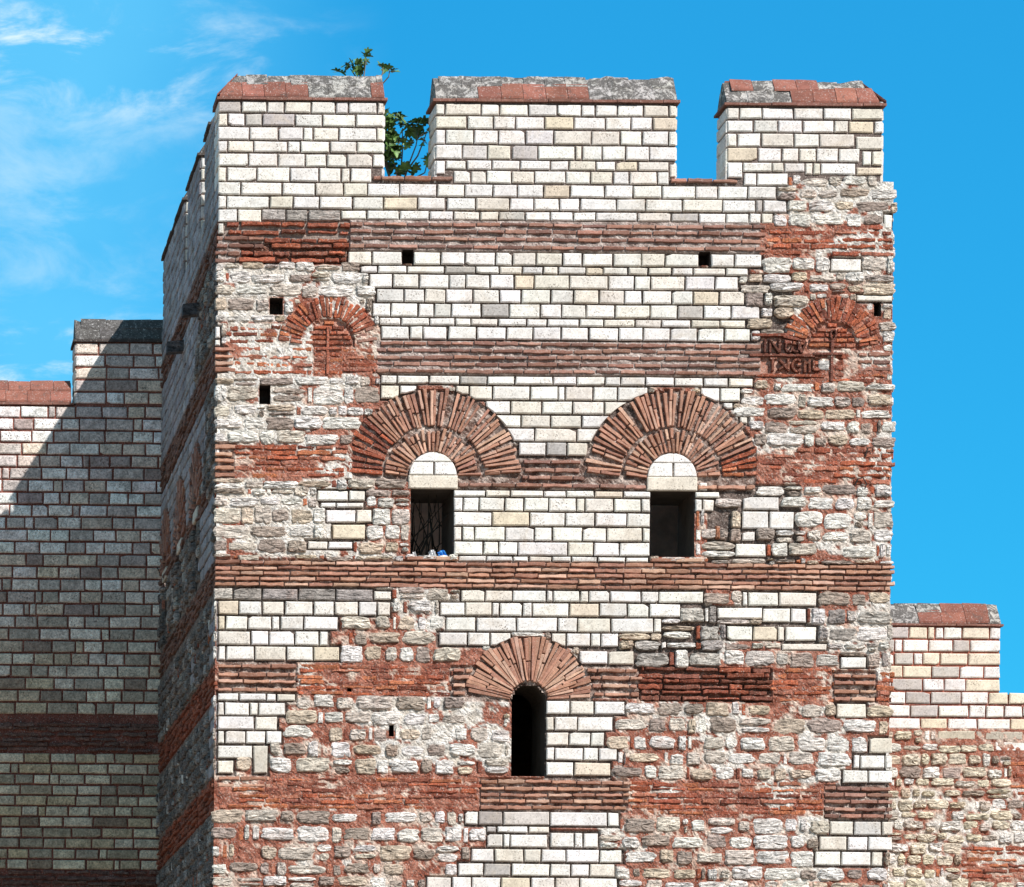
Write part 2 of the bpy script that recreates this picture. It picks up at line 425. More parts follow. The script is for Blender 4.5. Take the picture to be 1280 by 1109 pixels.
    def rubble(s, mb, v0, v1, u0, u1, colf=c_rub, wr=(15, 42), gap=2.0, h=(.03, .06), rough=.16, fill=.97, brickbits=.10):
        u0 = max(u0, s.u0); u1 = min(u1, s.u1)
        m = s.occ[s._sl(u0, u1, v0 + 3, v1 - 3)]
        if not m.size: return
        busy = m.mean(0) > .15; n = len(busy); i = 0
        while i < n:
            if busy[i]: i += 1; continue
            j = i
            while j < n and not busy[j]: j += 1
            a, b = i + u0, j + u0
            if b - a > 5:
                u = a
                while u < b - 4:
                    w = U(*wr); e = u + w
                    if b - e < wr[0] * .7: e = b
                    if e - u > wr[1] * 1.35: e = (u + b) / 2
                    r = random.random(); g = gap * U(.4, 1.25)
                    dv0, dv1 = U(-1.5, 3.2), U(-3.2, 1.5)
                    if r < brickbits and e - u > 8:           # an upright sliver of brick in the joint
                        k = U(3, 5.5)
                        slab(mb, s.F, wavy(u + 1, u + 1 + k, v0 + 2, v1 - 2, .8, 3), U(.02, .04), c_old() if random.random() < .6 else jit((.7, .66, .6), .1), M_OLD, bev=.8)
                        u += k + 1.5
                    if random.random() < fill:
                        if e - u > 10 and random.random() < .07:
                            mid = (v0 + v1) / 2 + U(-2, 2)
                            lump(mb, s.F, u + g, e - g, v0 + dv0, mid - 1, U(*h), colf(), M_RUB, rough)
                            lump(mb, s.F, u + g + U(0, 3), e - g - U(0, 4), mid + 1, v1 + dv1, U(*h), colf(), M_RUB, rough)
                        else:
                            lump(mb, s.F, u + g, e - g, v0 + dv0 + g * .3, v1 + dv1 - g * .3, U(*h), colf(), M_RUB, rough, n=20, sq=U(3.2, 9))
                    s.mark(u0 if False else max(a, u - wr[1]), e, v0, v1); u = e
            i = j
    def fill_gaps(s, mb, u0, u1, v0, v1, colf=c_rub, hs=(17, 13, 9, 6)):
        for hgt in hs:
            v = v0
            while v + hgt < v1:
                m = s.occ[s._sl(u0, u1, v, v + hgt)].mean(0) > .06; i = 0; n = len(m)
                while i < n:
                    if m[i]: i += 1; continue
                    j = i
                    while j < n and not m[j] and j - i < 40: j += 1
                    if j - i >= 8:
                        lump(mb, s.F, u0 + i + .8, u0 + j - .8, v + .6, v + hgt - .4, U(.02, .05), colf(), M_RUB, .12, n=18, sq=U(3, 8)); s.mark(u0 + i, u0 + j, v, v + hgt)
                    i = j
                v += 3
    def mortar(s, mb, cell=3.0, v0=None, v1=None, u0=None, u1=None, ragged=0.0):
        v0 = s.v0 if v0 is None else v0; v1 = s.v1 if v1 is None else v1; u0 = s.u0 if u0 is None else u0; u1 = s.u1 if u1 is None else u1
        gu = np.unique(np.concatenate([np.linspace(u0, u1, int((u1 - u0) / cell) + 1), [c for c in s.cuts_u if u0 < c < u1]]))
        gv = np.unique(np.concatenate([np.linspace(v0, v1, int((v1 - v0) / cell) + 1), [c for c in s.cuts_v if v0 < c < v1]]))
        A, B = np.meshgrid(gu, gv)
        ii = np.clip((B - s.v0).astype(int), 0, s.mt.shape[0] - 1); jj = np.clip((A - s.u0).astype(int), 0, s.mt.shape[1] - 1)
        t = s.mt[ii, jj]
        n1 = fbm(A / 26., B / 20.); n2 = fbm(A / 7. + 50, B / 5. + 9, 3); n3 = fbm(A / 70. + 9, B / 45. + 77, 4); n4 = RNG.random(A.shape)
        H = np.zeros(A.shape); C = np.zeros(A.shape + (3,))
        def put(k, base, amp, cols):
            m = t == k
            if m.any(): H[m] = (base + amp * (n2 - .5) + amp * .5 * (n4 - .5))[m]; C[m] = cols[m]
        def lerp(a, b, f): f = np.clip(f, 0, 1)[..., None]; return np.array(a) * (1 - f) + np.array(b) * f
        grey = lerp((.085, .062, .052), (.22, .17, .145), (n2 - .3) * 2)
        put(0, -.04, .02, grey)
        put(6, -.002, .024, lerp((.24, .175, .15), (.56, .48, .43), (n2 - .32) * 2.4))
        red = lerp((.24, .075, .045), (.40, .175, .12), (n2 - .3) * 2.2)
        red = np.where(((n1 > .56) & (n2 > .42))[..., None], lerp((.50, .30, .22), (.64, .54, .45), (n1 - .54) * 6), red)
        red = np.where(((n3 > .60) & (n2 > .34))[..., None], lerp((.58, .50, .42), (.70, .66, .6), (n2 - .3) * 3), red)
        put(1, .012, .034, red)
        put(8, -.03, .016, lerp((.34, .13, .085), (.60, .38, .29), (n2 - .3) * 2))
        wht = lerp((.56, .50, .42), (.74, .71, .66), (n2 - .3) * 2.2)
        wht = np.where((n1 < .40)[..., None], red, wht)
        put(2, .014, .032, wht)
        arch = lerp((.15, .09, .07), (.60, .50, .43), (n2 - .42) * 2.8)
        put(3, -.03, .035, arch)
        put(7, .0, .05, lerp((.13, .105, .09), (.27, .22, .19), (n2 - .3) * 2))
        put(4, -.055, .05, lerp((.14, .065, .045), (.26, .13, .09), (n2 - .3) * 2))
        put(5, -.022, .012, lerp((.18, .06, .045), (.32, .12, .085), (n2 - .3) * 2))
        put(9, -.012, .03, lerp((.075, .05, .042), (.17, .11, .09), (n2 - .3) * 2))
        nv, nu = A.shape
        vs = [s.F(A[i, j], B[i, j], H[i, j]) for i in range(nv) for j in range(nu)]
        cu = (gu[:-1] + gu[1:]) / 2; cv = (gv[:-1] + gv[1:]) / 2
        hi = np.clip((cv - s.v0).astype(int), 0, s.mt.shape[0] - 1); hj = np.clip((cu - s.u0).astype(int), 0, s.mt.shape[1] - 1)
        hol = s.hole[np.ix_(hi, hj)]
        fs = [(i * nu + j, i * nu + j + 1, (i + 1) * nu + j + 1, (i + 1) * nu + j) for i in range(nv - 1) for j in range(nu - 1) if not hol[i, j]]
        mb.add(vs, fs, M_MOR, list(C.reshape(-1, 3)))

def arch_bricks(mb, F, cu, cv, r0, r1, n, colf, mat, t0=4.0, t1=5.2, a0=2, a1=178, h=(.008, .045), rj=5, skip=None, rag=1.5):
    for i in range(n):
        a = math.radians(a0 + (a1 - a0) * (i + .5) / n + U(-.9, .9))
        if random.random() < .012: continue
        if skip and skip(math.degrees(a)): continue
        ra, rb = r0 + U(0, rj * .5), r1 + U(-rj, rj * .3)
        c, s = math.cos(a), -math.sin(a); px, py = -s, c
        w0, w1 = t0 / 2 * U(.72, 1.15), t1 / 2 * U(.72, 1.18)
        cuts = [ra, rb]
        if rb - ra > 24 and random.random() < .55: m_ = ra + (rb - ra) * U(.35, .7); cuts = [ra, m_, rb]
        sk = U(-1.2, 1.2)
        for qa, qb in zip(cuts[:-1], cuts[1:]):
            k = 4; P = []; off = U(-.5, .5) if len(cuts) > 2 else 0; qa2, qb2 = qa + (.7 if qa > ra else 0), qb - (.7 if qb < rb else 0)
            for sgn in (1, -1):
                for q in (range(k + 1) if sgn > 0 else range(k, -1, -1)):
                    r = qa2 + (qb2 - qa2) * q / k; f = (r - ra) / (rb - ra); w = w0 + (w1 - w0) * f; e = U(-.35, .35) * rag * .6
                    o_ = off + sk * (f - .5) * 2
                    P.append((cu + c * r + px * (sgn * (w + e) + o_), cv + s * r + py * (sgn * (w + e) + o_)))
            slab(mb, F, P, U(*h), colf(), mat, bev=.8, tilt=.012)

def niche(mb, F, u0, u1, v0, v1, depth, arch=0, col=(.22, .19, .165), back=True, rim=-.03):
    """the inner faces of an opening running into the wall"""
    u0, u1, v0, v1 = u0 - 1.1, u1 + 1.1, v0 - 1.1, v1 + 1.1
    pts = [(u0, v1), (u1, v1)]
    if arch:
        R = (u1 - u0) / 2; cu = (u0 + u1) / 2
        pts += [(cu + R * math.cos(math.pi * i / 14), v0 + R - R * math.sin(math.pi * i / 14)) for i in range(15)]
    else: pts += [(u1, v0), (u0, v0)]
    n = len(pts)
    V = [F(u, v, rim) for u, v in pts] + [F(u, v, -depth) for u, v in pts]
    fs = [(i, (i + 1) % n, n + (i + 1) % n, n + i) for i in range(n)]
    if back: fs.append(tuple(range(n, 2 * n)))
    mb.add(V, fs, M_INTSTONE, col)

def tube(mb, pts, r0, r1, mat, col, n=6):
    V = []; fs = []; m = len(pts)
    for i, p in enumerate(pts):
        p = Vector(p); d = (Vector(pts[min(i + 1, m - 1)]) - Vector(pts[max(i - 1, 0)])).normalized()
        a = d.orthogonal().normalized() if i == 0 else (a - d * a.dot(d)).normalized()
        b = d.cross(a); r = r0 + (r1 - r0) * i / max(1, m - 1)
        for k in range(n):
            t = 2 * math.pi * k / n; V.append(tuple(p + a * (r * math.cos(t)) + b * (r * math.sin(t))))
    for i in range(m - 1):
        for k in range(n):
            fs.append((i * n + k, i * n + (k + 1) % n, (i + 1) * n + (k + 1) % n, (i + 1) * n + k))
    fs.append(tuple(range(n))); fs.append(tuple(range((m - 1) * n, m * n)))
    mb.add(V, fs, mat, col)

# ------------------------------------------------------------------ coping of a merlon (ridge along x or y)
def coping(name, x0, x1, y0, y1, z, rise, axis='x', hip0=False, hip1=False, reds=(), reds2=(), parent=None, tile=.36, dark=False):
    """stepped courses of flat tiles bedded in mortar, rising to a rough ridge"""
    mb = MB(); ov = .045
    L0, L1 = (x0, x1) if axis == 'x' else (y0, y1)
    T0, T1 = (y0, y1) if axis == 'x' else (x0, x1)
    mid = (T0 + T1) / 2; half = (T1 - T0) / 2
    W = (lambda l, t, h: (l, t, z + h)) if axis == 'x' else (lambda l, t, h: (t, l, z + h))
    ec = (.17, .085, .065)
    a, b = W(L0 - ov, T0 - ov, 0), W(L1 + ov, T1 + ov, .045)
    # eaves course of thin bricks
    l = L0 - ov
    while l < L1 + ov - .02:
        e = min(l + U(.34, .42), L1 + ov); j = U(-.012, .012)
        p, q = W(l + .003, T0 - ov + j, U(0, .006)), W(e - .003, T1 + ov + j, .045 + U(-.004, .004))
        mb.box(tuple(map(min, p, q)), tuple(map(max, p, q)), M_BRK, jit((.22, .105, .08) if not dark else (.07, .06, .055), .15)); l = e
    # mortar body with the section of the sloped cap
    n = max(6, int((L1 - L0) / .09)); prof = [(-half, .04), (-half * .98, .09), (-half * .5, .04 + rise * .56), (-half * .12, rise - .02), (half * .12, rise - .02),
                               (half * .5, .04 + rise * .56), (half * .98, .09), (half, .04)]
    k = len(prof); V = []; fs = []
    for i in range(n + 1):
        for (t, h) in prof:
            l = L0 + (L1 - L0) * i / n
            lim = .04 + (rise - .04) * 1.0
            if hip0: lim = min(lim, .08 + (l - L0) / half * rise)
            if hip1: lim = min(lim, .08 + (L1 - l) / half * rise)
            hh = min(h, lim); 
            nz = (float(fbm(l * 4 + z, t * 4 + T0, 3)) - .5)
            V.append(W(l, mid + t * (1 if hh > .05 else 1), hh + (nz * .11 if hh > .1 else 0) + (U(-.018, .018) if hh > .1 else 0)))
    for i in range(n):
        for q in range(k - 1): fs.append((i * k + q, i * k + q + 1, (i + 1) * k + q + 1, (i + 1) * k + q))
    fs.append(tuple(range(k))); fs.append(tuple(range(n * k, n * k + k)))
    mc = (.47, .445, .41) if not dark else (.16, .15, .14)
    mb.add(V, fs, M_CAP, [jit(mc, .12) for _ in V])
    # tiles on the two long slopes, in two courses
    def tiles(sgn, lo, hi, lift, rd, off):
        l = L0 + off; idx = 0
        while l < L1 - .06:
            e = min(l + tile * U(.92, 1.06), L1 - .005)
            ins0 = (half * lo[0] if False else 0)
            la, lb, ha, hb = l + .004, e - .004, l + .004, e - .004
            if hip0:
                la = max(la, L0 + half * (1 - lo[0])); ha = max(ha, L0 + half * (1 - hi[0]))
            if hip1:
                lb = min(lb, L1 - half * (1 - lo[0])); hb = min(hb, L1 - half * (1 - hi[0]))
            u = (l + e) / 2
            isred = any(r0 <= u <= r1 for r0, r1 in rd)
            if lb - la > .05 and hb - ha > .01:
                lf = lift + U(-.006, .01); th = .035
                P = []
                for hh in (0, th):
                    P += [W(la, mid + sgn * half * lo[0], lo[1] + lf + hh), W(lb, mid + sgn * half * lo[0], lo[1] + lf + hh),
                          W(hb, mid + sgn * half * hi[0], hi[1] + lf + hh + U(-.008, .008)), W(ha, mid + sgn * half * hi[0], hi[1] + lf + hh + U(-.008, .008))]
                F_ = [(0, 1, 2, 3), (4, 5, 6, 7), (0, 1, 5, 4), (1, 2, 6, 5), (2, 3, 7, 6), (3, 0, 4, 7)]
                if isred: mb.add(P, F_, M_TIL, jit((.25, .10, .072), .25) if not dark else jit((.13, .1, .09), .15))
                elif random.random() < .8: mb.add([(p[0], p[1], p[2] - .014) for p in P], F_, M_CAP, jit(mc, .1))
            l = e; idx += 1
    for sg in (-1, 1):
        tiles(sg, (1.04, .055), (.52, .04 + rise * .54), .0, reds, 0)
        tiles(sg, (.62, .04 + rise * .46), (.10, rise - .03), .012, reds2, U(.0, .12))
    # end gable tiles
    for hp, l, sgn in ((hip0, L0, -1), (hip1, L1, 1)):
        if hp:
            P = [W(l - sgn * -0.0 + sgn * .04, T0 - .03, .06), W(l + sgn * .04, T1 + .03, .06), W(l - sgn * half, mid, rise + .01),
                 W(l + sgn * .04, T0 - .03, .095), W(l + sgn * .04, T1 + .03, .095), W(l - sgn * half, mid, rise + .04)]
            mb.add(P, [(0, 1, 2), (3, 4, 5), (0, 1, 4, 3), (1, 2, 5, 4), (2, 0, 3, 5)], M_TIL, jit((.24, .085, .06), .1))
    o = mb.build(name, None)
    if parent: o.parent = parent
    return o

exec_parts = []
# ================================================================== THE TOWER
tower = empty('wall_tower', 'square stone and brick tower with three merlons on top and three window openings', 'tower')
ZV = lambda v: (HV - v) / S
GZ = -1.7
MT = .65                                   # thickness of the parapet
CREN = 224                                  # layout row of the crenel floor

fw = Face(front, 266, 1122, 100, 1680, 1)
Fm = MB()                                   # front wall: mortar, dressed stone, rubble
z1 = lambda l, s, o, v: [lx(o + q / s, v) for q in l]
def Z(tag, l, v):
    s, o = {'a': (3.2, 190), 'b': (3.5556, 500), 'c': (4, 820), 'd': (3.2, 560), 'e': (3.2, 500), 'f': (3.2, 880), 'p': (1, 0)}[tag]
    return [lx(o + q / s, v) for q in l]

# --- openings
W1 = (lx(513, 650), lx(567, 650), 612, 697); W2 = (lx(813, 650), lx(868, 650), 612.5, 695); W3 = (lx(639, 910), lx(682, 910), 855, 970.5)
fw.opening(*W1); fw.opening(*W2); fw.opening(*W3, arch=1)
holes = [(503, 517, 313, 331), (874, 888, 313, 330), (337, 353, 375, 396), (324, 338, 484, 508), (1092, 1101, 374, 392), (434, 440, 862, 870), (486, 492, 906, 922)]
HO = []
for a, b, c, d in holes:
    q = (lx(a, c), lx(b, c), c, d); HO.append(q); fw.opening(*q)
# --- arches reserve their discs
AR1 = (lx(541, 597), 597.5); AR2 = (lx(840, 597), 596.5); AR3 = (lx(661, 876), 876)
BL1 = (lx(411, 432), 432.5); BL2 = (lx(1040, 432), 430.5)
fw.disc(*AR1, 110); fw.disc(*AR2, 110); fw.disc(*AR3, 80, low=3)
fw.disc(*BL1, 63, low=4, k=1); fw.disc(*BL2, 62, low=4, k=1)
fw.mark(lx(1015, 440), lx(1072, 440), 432, 470)                                 # cross and masonry below
fw.disc(*BL1, 32, low=4, k=8); fw.disc(*BL2, 31, low=4, k=8)
fw.mark(lx(951, 440), lx(1020, 440), 418, 471); fw.mark(lx(392, 440), lx(428, 440), 430, 474)
fw.mark(lx(509, 600), lx(573, 600), 594, 613); fw.mark(lx(808, 600), lx(872, 600), 594, 613)

# --- dressed stone courses of the parapet and the panels, joints as in the photograph
A = lambda v0, v1, tag, l, **k: fw.ashlar(Fm, v0, v1, Z(tag, l, (v0 + v1) / 2), **k)
A(230.5, 247, 'a', [262, 355, 521, 653, 766, 862, 990, 1140, 1250]); A(230.5, 247, 'b', [287, 413, 521, 638, 755, 910, 1036, 1164])
A(230.5, 247, 'c', [30, 197, 310, 458, 602])
A(247.5, 263.5, 'a', [262, 298, 470, 565, 670, 803, 925, 1062, 1174]); A(247.5, 263.5, 'b', [208, 335, 487, 595, 708, 800, 962, 1090, 1255])
A(247.5, 263.5, 'c', [132, 333, 498, 535, 655]); 
A(264, 281, 'a', [262, 343, 438]); fw.ashlar(Fm, 264, 279, Z('a', [438, 535, 625, 755], 272), colf=c_grey, mat=M_RUB)
A(264.5, 276.5, 'a', [755, 858, 990, 1110, 1205]); A(264.5, 276.5, 'b', [132, 237, 355, 439, 556, 668, 770, 870, 1055, 1205])
A(264.5, 278, 'c', [213, 350, 465, 525, 585]); A(264.5, 276.5, 'c', [75, 213])
A(281.5, 296, 'a', [262, 290])
# crenel brick sills
A(315.5, 332.5, 'a', [783, 880, 1001]); A(315.5, 332.5, 'a', [1046, 1155, 1252]); A(315.5, 332.5, 'd', [68, 190, 258, 352, 458, 538, 660, 773, 868, 1003]); A(315.5, 332.5, 'd', [1050, 1146, 1255])
A(333, 343, 'a', [833, 903, 1020, 1170]); A(333, 343, 'd', [-13, 110, 205, 297, 380, 440, 552, 620, 720, 800, 895, 980, 1110, 1200])
A(343.5, 361.5, 'a', [868, 962, 1068, 1188, 1255]); A(343.5, 361.5, 'd', [70, 168, 265, 345, 485, 640, 745, 810, 948, 1068, 1162]); A(343.5, 361.5, 'd', [0, 70])
A(362, 379.5, 'a', [897, 1008, 1090, 1175]); A(362, 379.5, 'd', [-9, 100, 206, 293, 410, 502, 604, 705, 777, 895, 980, 1085, 1187])
A(380, 397.5, 'a', [880, 955, 1065, 1128, 1198]); A(380, 397.5, 'd', [12, 133, 245, 369, 454, 552, 668, 808, 918, 1022, 1133, 1248])
A(398, 408, 'a', [908, 995, 1110, 1213]); A(398, 408, 'd', [28, 92, 200, 315, 397, 525, 622, 748, 854, 972, 1088, 1190])
A(408.5, 425.5, 'a', [915, 1030, 1083, 1180]); A(408.5, 425.5, 'd', [0, 115, 233, 340, 452, 563, 683, 780, 888, 998, 1105, 1210])
A(470, 481.5, 'a', [915, 980, 1108, 1232]); A(470, 481.5, 'd', [47, 157, 268, 420, 515, 628, 690, 790, 905, 1022, 1122, 1222])
A(482.5, 500.5, 'a', [913, 990, 1060]); A(482.5, 500.5, 'd', [30, 85, 178, 328, 440, 468, 580, 678, 800])
A(482.5, 500.5, 'd', [1010, 1088, 1170]); A(501, 510, 'd', [1100, 1140]); A(518, 528, 'd', [1165, 1200])
A(501, 518, 'd', [150, 250, 375, 498, 625, 740]); A(518.5, 534.5, 'd', [180, 292, 410, 535, 660]); A(535, 552, 'd', [200, 347, 515, 640])
A(552.5, 570, 'd', [282, 392, 475, 560])
A(612.5, 621.5, 'e', [213, 342, 440, 573, 665, 778, 893, 1003]); A(622, 639.5, 'e', [213, 252, 316, 418, 495, 595, 705, 740, 855, 965, 1002])
A(640, 658, 'e', [213, 368, 518, 660, 780, 907, 1002]); A(658.5, 676.5, 'e', [213, 248, 298, 420, 537, 610, 730, 826, 970, 1002])
A(677, 694.5, 'e', [213, 333, 395, 472, 672, 775, 878, 1002]); A(695, 702.5, 'e', [233, 345, 452, 515, 608, 685, 790, 902, 995])
A(601, 612, 'p', [873, 885]); A(612.5, 621, 'p', [868.5, 900]); A(622, 638, 'p', [868.5, 878, 893])
A(737.5, 752.5, 'e', [242, 340, 450, 585, 612, 720, 755, 840, 965, 1035, 1215]); A(753, 770.5, 'e', [160, 260, 368, 398, 490, 528, 677, 797, 910, 996, 1122])
A(771.5, 790, 'e', [182, 304, 465, 630, 710, 843, 1015, 1047]); A(790.5, 808, 'e', [155, 270, 360, 445]); A(790.5, 808, 'e', [605, 665, 762, 803, 875])
A(812.5, 830, 'e', [716, 832, 937])
A(875, 893, 'e', [583, 680, 777, 900]); A(895, 913.5, 'e', [583, 617, 710, 852]); A(914.5, 932, 'e', [583, 675, 762, 818]); A(933.5, 950.5, 'e', [583, 618, 733, 795, 870]); A(952, 970, 'e', [583, 696, 843])
A(1014, 1032, 'e', [257, 313]); fw.ashlar(Fm, 1014, 1032, Z('e', [313, 412, 600], 1022), colf=c_grey); A(1014.5, 1033, 'e', [600, 830, 878])
A(1032.5, 1041.5, 'e', [345, 387, 513, 600]); A(1042.5, 1059.5, 'e', [345, 412, 440, 592]); A(1040, 1059.5, 'e', [600, 697, 732, 795])
A(1061, 1078, 'e', [283, 377, 495, 565, 664, 798, 888]); A(1079, 1095.5, 'e', [232, 335, 445, 600, 682, 758, 860]); A(1096.5, 1113, 'e', [105, 207, 287, 403, 522, 620, 718, 870])
for q in range(3): A(1114 + 18 * q, 1131 + 18 * q, 'e', [130 - 20 * q, 230, 330, 450, 540, 660, 760, 880 + 15 * q])
# left quoins
fw.ashlar(Fm, 737.5, 753, Z('a', [245, 325, 440, 585, 735, 885], 744), colf=c_grey, mat=M_RUB); A(740, 752, 'a', [885, 958])
A(753.5, 771.5, 'a', [263, 347, 440, 530, 645, 730, 826, 900, 955]); A(772.5, 790, 'a', [263, 293, 383, 478, 512, 607, 745]); A(791, 809.5, 'a', [263, 395, 467, 570, 668, 705]); A(810, 828.5, 'a', [263, 295, 410, 538, 645, 752])
A(869, 879, 'a', [261, 348, 457, 498, 575]); A(880.5, 897.5, 'a', [261, 290, 390, 425, 535]); A(898, 915.5, 'a', [261, 410, 503]); A(916, 932.5, 'a', [261, 290, 375, 455, 520]); A(934, 951.5, 'a', [261, 403]); A(953, 970.5, 'a', [261, 328])
fw.ashlar(Fm, 934, 970, Z('a', [403, 465], 944), colf=c_grey)
A(411, 426, 'p', [268, 276]); A(427, 436, 'p', [268, 276])
# lone dressed stones in the rubble
A(614.5, 628.5, 'p', [396, 436, 457]); A(629.5, 637, 'p', [400, 420, 455]); A(638.5, 655.5, 'p', [407, 445, 465]); A(657, 676, 'p', [415, 457]); A(678, 689, 'p', [384, 410, 441])
A(613, 625, 'p', [932, 951]) if 0 else None
A(618.5, 635, 'p', [928, 974]); A(636.5, 659, 'p', [927, 961, 993]); A(662, 674, 'p', [927, 944]); A(677, 694, 'p', [919, 958])
A(737.5, 755.5, 'p', [928, 935, 973, 1021]); A(757.5, 776, 'p', [953, 988, 1008]); A(757, 772, 'p', [896, 953]); A(780, 799, 'p', [908, 941], chip=.9); A(780, 799, 'p', [941, 972, 981, 1021]); A(801, 811, 'p', [977, 1034])
A(818, 833, 'p', [1050, 1083]); A(876, 895, 'p', [1045, 1083]); A(918, 938.5, 'p', [1086, 1116]); A(940, 957.5, 'p', [1066, 1075, 1106, 1116]); A(959, 976, 'p', [1053, 1085, 1116])
A(1023, 1041, 'p', [1037, 1067, 1102, 1116]); A(1042, 1060, 'p', [1024, 1059, 1085, 1116]); A(1061, 1079.5, 'p', [1018, 1051, 1089, 1104])
A(320, 337, 'p', [1038, 1077]); A(365, 374, 'p', [1070, 1116]); A(264, 283, 'p', [1040, 1068][:0] or [1104, 1116])

# --- brick bands
bands = []
def band(*segs):
    for (v0, v1, u0, u1, rows, kind, *mm) in segs:
        mb = MB(); fw.bricks(mb, v0, v1, lx(u0, v0), lx(u1, v0), rows, kind, *mm); bands.append(mb)
band((297, 316, 270, 330, 2, 'B'), (279, 297, 282, 437, 2, 'D'), (297, 332, 300, 436, 4, 'D', 4), (316, 332, 268, 302, 2, 'B'), (277, 314, 437, 957, 4, 'B'), (277, 318, 950, 1116, 5, 'E'))
band((436, 470, 268, 292, 4, 'C'), (408, 472, 284, 392, 7, 'E', 2), (426.5, 469, 470, 951, 5, 'B'), (470 - 34, 470, 425, 472, 4, 'E'),
     (436, 462, 1070, 1113, 3, 'B', 2), (462, 476, 1030, 1108, 2, 'E'), (432, 470, 1052, 1078, 4, 'E'))
band((557, 601, 268, 293, 5, 'C'), (558, 600, 292, 440, 6, 'E'), (572, 612, 573, 810, 4, 'B', 3), (556, 603, 945, 1117, 6, 'E'), (602, 612, 870, 945, 1, 'C'))
band((702.5, 736.5, 268, 1115, 5, 'C'))
band((831, 869, 272, 372, 4, 'C'), (831, 872, 372, 566, 6, 'E'), (833, 872, 562, 600, 4, 'C'), (833, 872, 722, 800, 4, 'C'), (832, 875, 800, 965, 6, 'D'), (833, 875, 965, 1042, 6, 'E'), (836, 876, 1040, 1096, 4, 'C'), (836, 876, 1096, 1117, 5, 'E'))
band((972, 989, 272, 340, 2, 'C'), (973, 1014, 600, 786, 5, 'C'), (973, 1014, 272, 600, 6, 'E'), (978, 1021, 1030, 1116, 5, 'B', 3), (975, 1018, 786, 1032, 6, 'E'))
# brick course that levels the crenel floors
for a, b in ((466, 566), (838, 925)):
    mbc = MB(); fw.bricks(mbc, 221, 229, lx(a, 224), lx(b, 224), 1, 'B')
    fw.mark(lx(a, 224), lx(b, 224), 218, 231); bands.append(mbc)
fw.mort(266, lx(985, 222), 100, 231, 0)

# --- random rubble in red mortar everywhere else
fw.mark(266, lx(985, 222), 100, 231)                       # merlons stand here
fw.mark(1112, 1124, 100, 222)
RL = [(264, 283), (330.5, 341), (343, 356.5), (358.5, 374), (375.5, 393), (395, 407), (473, 484), (485, 507), (509.5, 523), (524, 540.5), (542, 558),
      (601, 613), (612.5, 622), (623, 636), (637.5, 657), (658, 677), (678, 694), (695, 702.5),
      (736.5, 751), (752, 769), (771, 789.5), (791, 808.5), (809.5, 829), (871, 889), (891, 908), (910, 928), (929.5, 948), (950, 969),
      (1015, 1032), (1034, 1055), (1058, 1077), (1080, 1096), (1098, 1112)]
RR = [(217, 231), (232, 246), (247, 262), (263, 281), (318, 338), (338, 351), (352, 364), (365, 381), (382, 396), (397, 409), (410, 425),
      (474, 487.5), (490, 506), (507.5, 521), (523, 538.5), (541, 555), (603, 616.5), (618.5, 634), (636, 658.5), (658.5, 675), (677, 693.5), (695, 702.5),
      (737, 754), (757, 777), (779, 799), (800, 811), (812, 832), (876, 893.5), (895, 915), (917, 936), (937.5, 954.5), (956, 973.5),
      (1021, 1040), (1042, 1059), (1061, 1080), (1082, 1098), (1099, 1114)]
v = 1114
while v < 1660: RL.append((v, v + 17.5)); RR.append((v + 1, v + 18.5)); v += 19
# kinds of pointing: whitish plaster where the photograph has it
for (a, b, c, d) in ((268, 470, 335, 405), (268, 350, 470, 555), (300, 480, 470, 490), (268, 420, 600, 700), (985, 1116, 215, 275), (560, 620, 738, 800), (470, 560, 740, 760),
                     (480, 640, 870, 960), (1000, 1060, 880, 1000), (1000, 1040, 1010, 1100), (1040, 1116, 440, 475)):
    s_ = fw._sl(a, b, c, d); fw.mt[s_] = np.where((fw.mt[s_] == 1) & ~fw.occ[s_], 2, fw.mt[s_])
for (a, b, c, d) in ((780, 900, 755, 832), (885, 1000, 600, 703), (925, 990, 340, 430)):
    s_ = fw._sl(a, b, c, d); fw.mt[s_] = np.where((fw.mt[s_] == 1) & ~fw.occ[s_], 0, fw.mt[s_])
for (v0, v1) in RL:
    grey = 738 < v0 < 752
    fw.rubble(Fm, v0, v1, 267, 650, colf=c_rub, wr=(11, 44) if v1 - v0 < 15 else (12, 48), gap=2.5 if v0 > 740 else 1.2, rough=.16)
for (v0, v1) in RR:
    fw.rubble(Fm, v0, v1, 650, int(U(1114, 1121)), colf=c_rub if not (738 < v0 < 830) else lambda: c_rub() if random.random() < .5 else c_grey(), wr=(11, 46), gap=2.4 if v0 > 860 else 1.5, rough=.16)
fw.fill_gaps(Fm, 269, 1115, 232, 860); fw.fill_gaps(Fm, 269, 1115, 860, 1150, hs=(17, 13))
fw.mort(lx(950, 440), lx(1025, 440), 418, 470, 8)
fw.mortar(Fm, 2.8, v0=CREN, v1=1190, u0=271, u1=1114)
fw.mortar(Fm, 9, v0=1190, v1=1680, u0=271, u1=1114)
for q in HO: niche(Fm, front, *q, .45, col=(.10, .08, .07))
front_wall = Fm.build('front_wall', tower)
for mb in bands: mb.build('brick_band', tower)

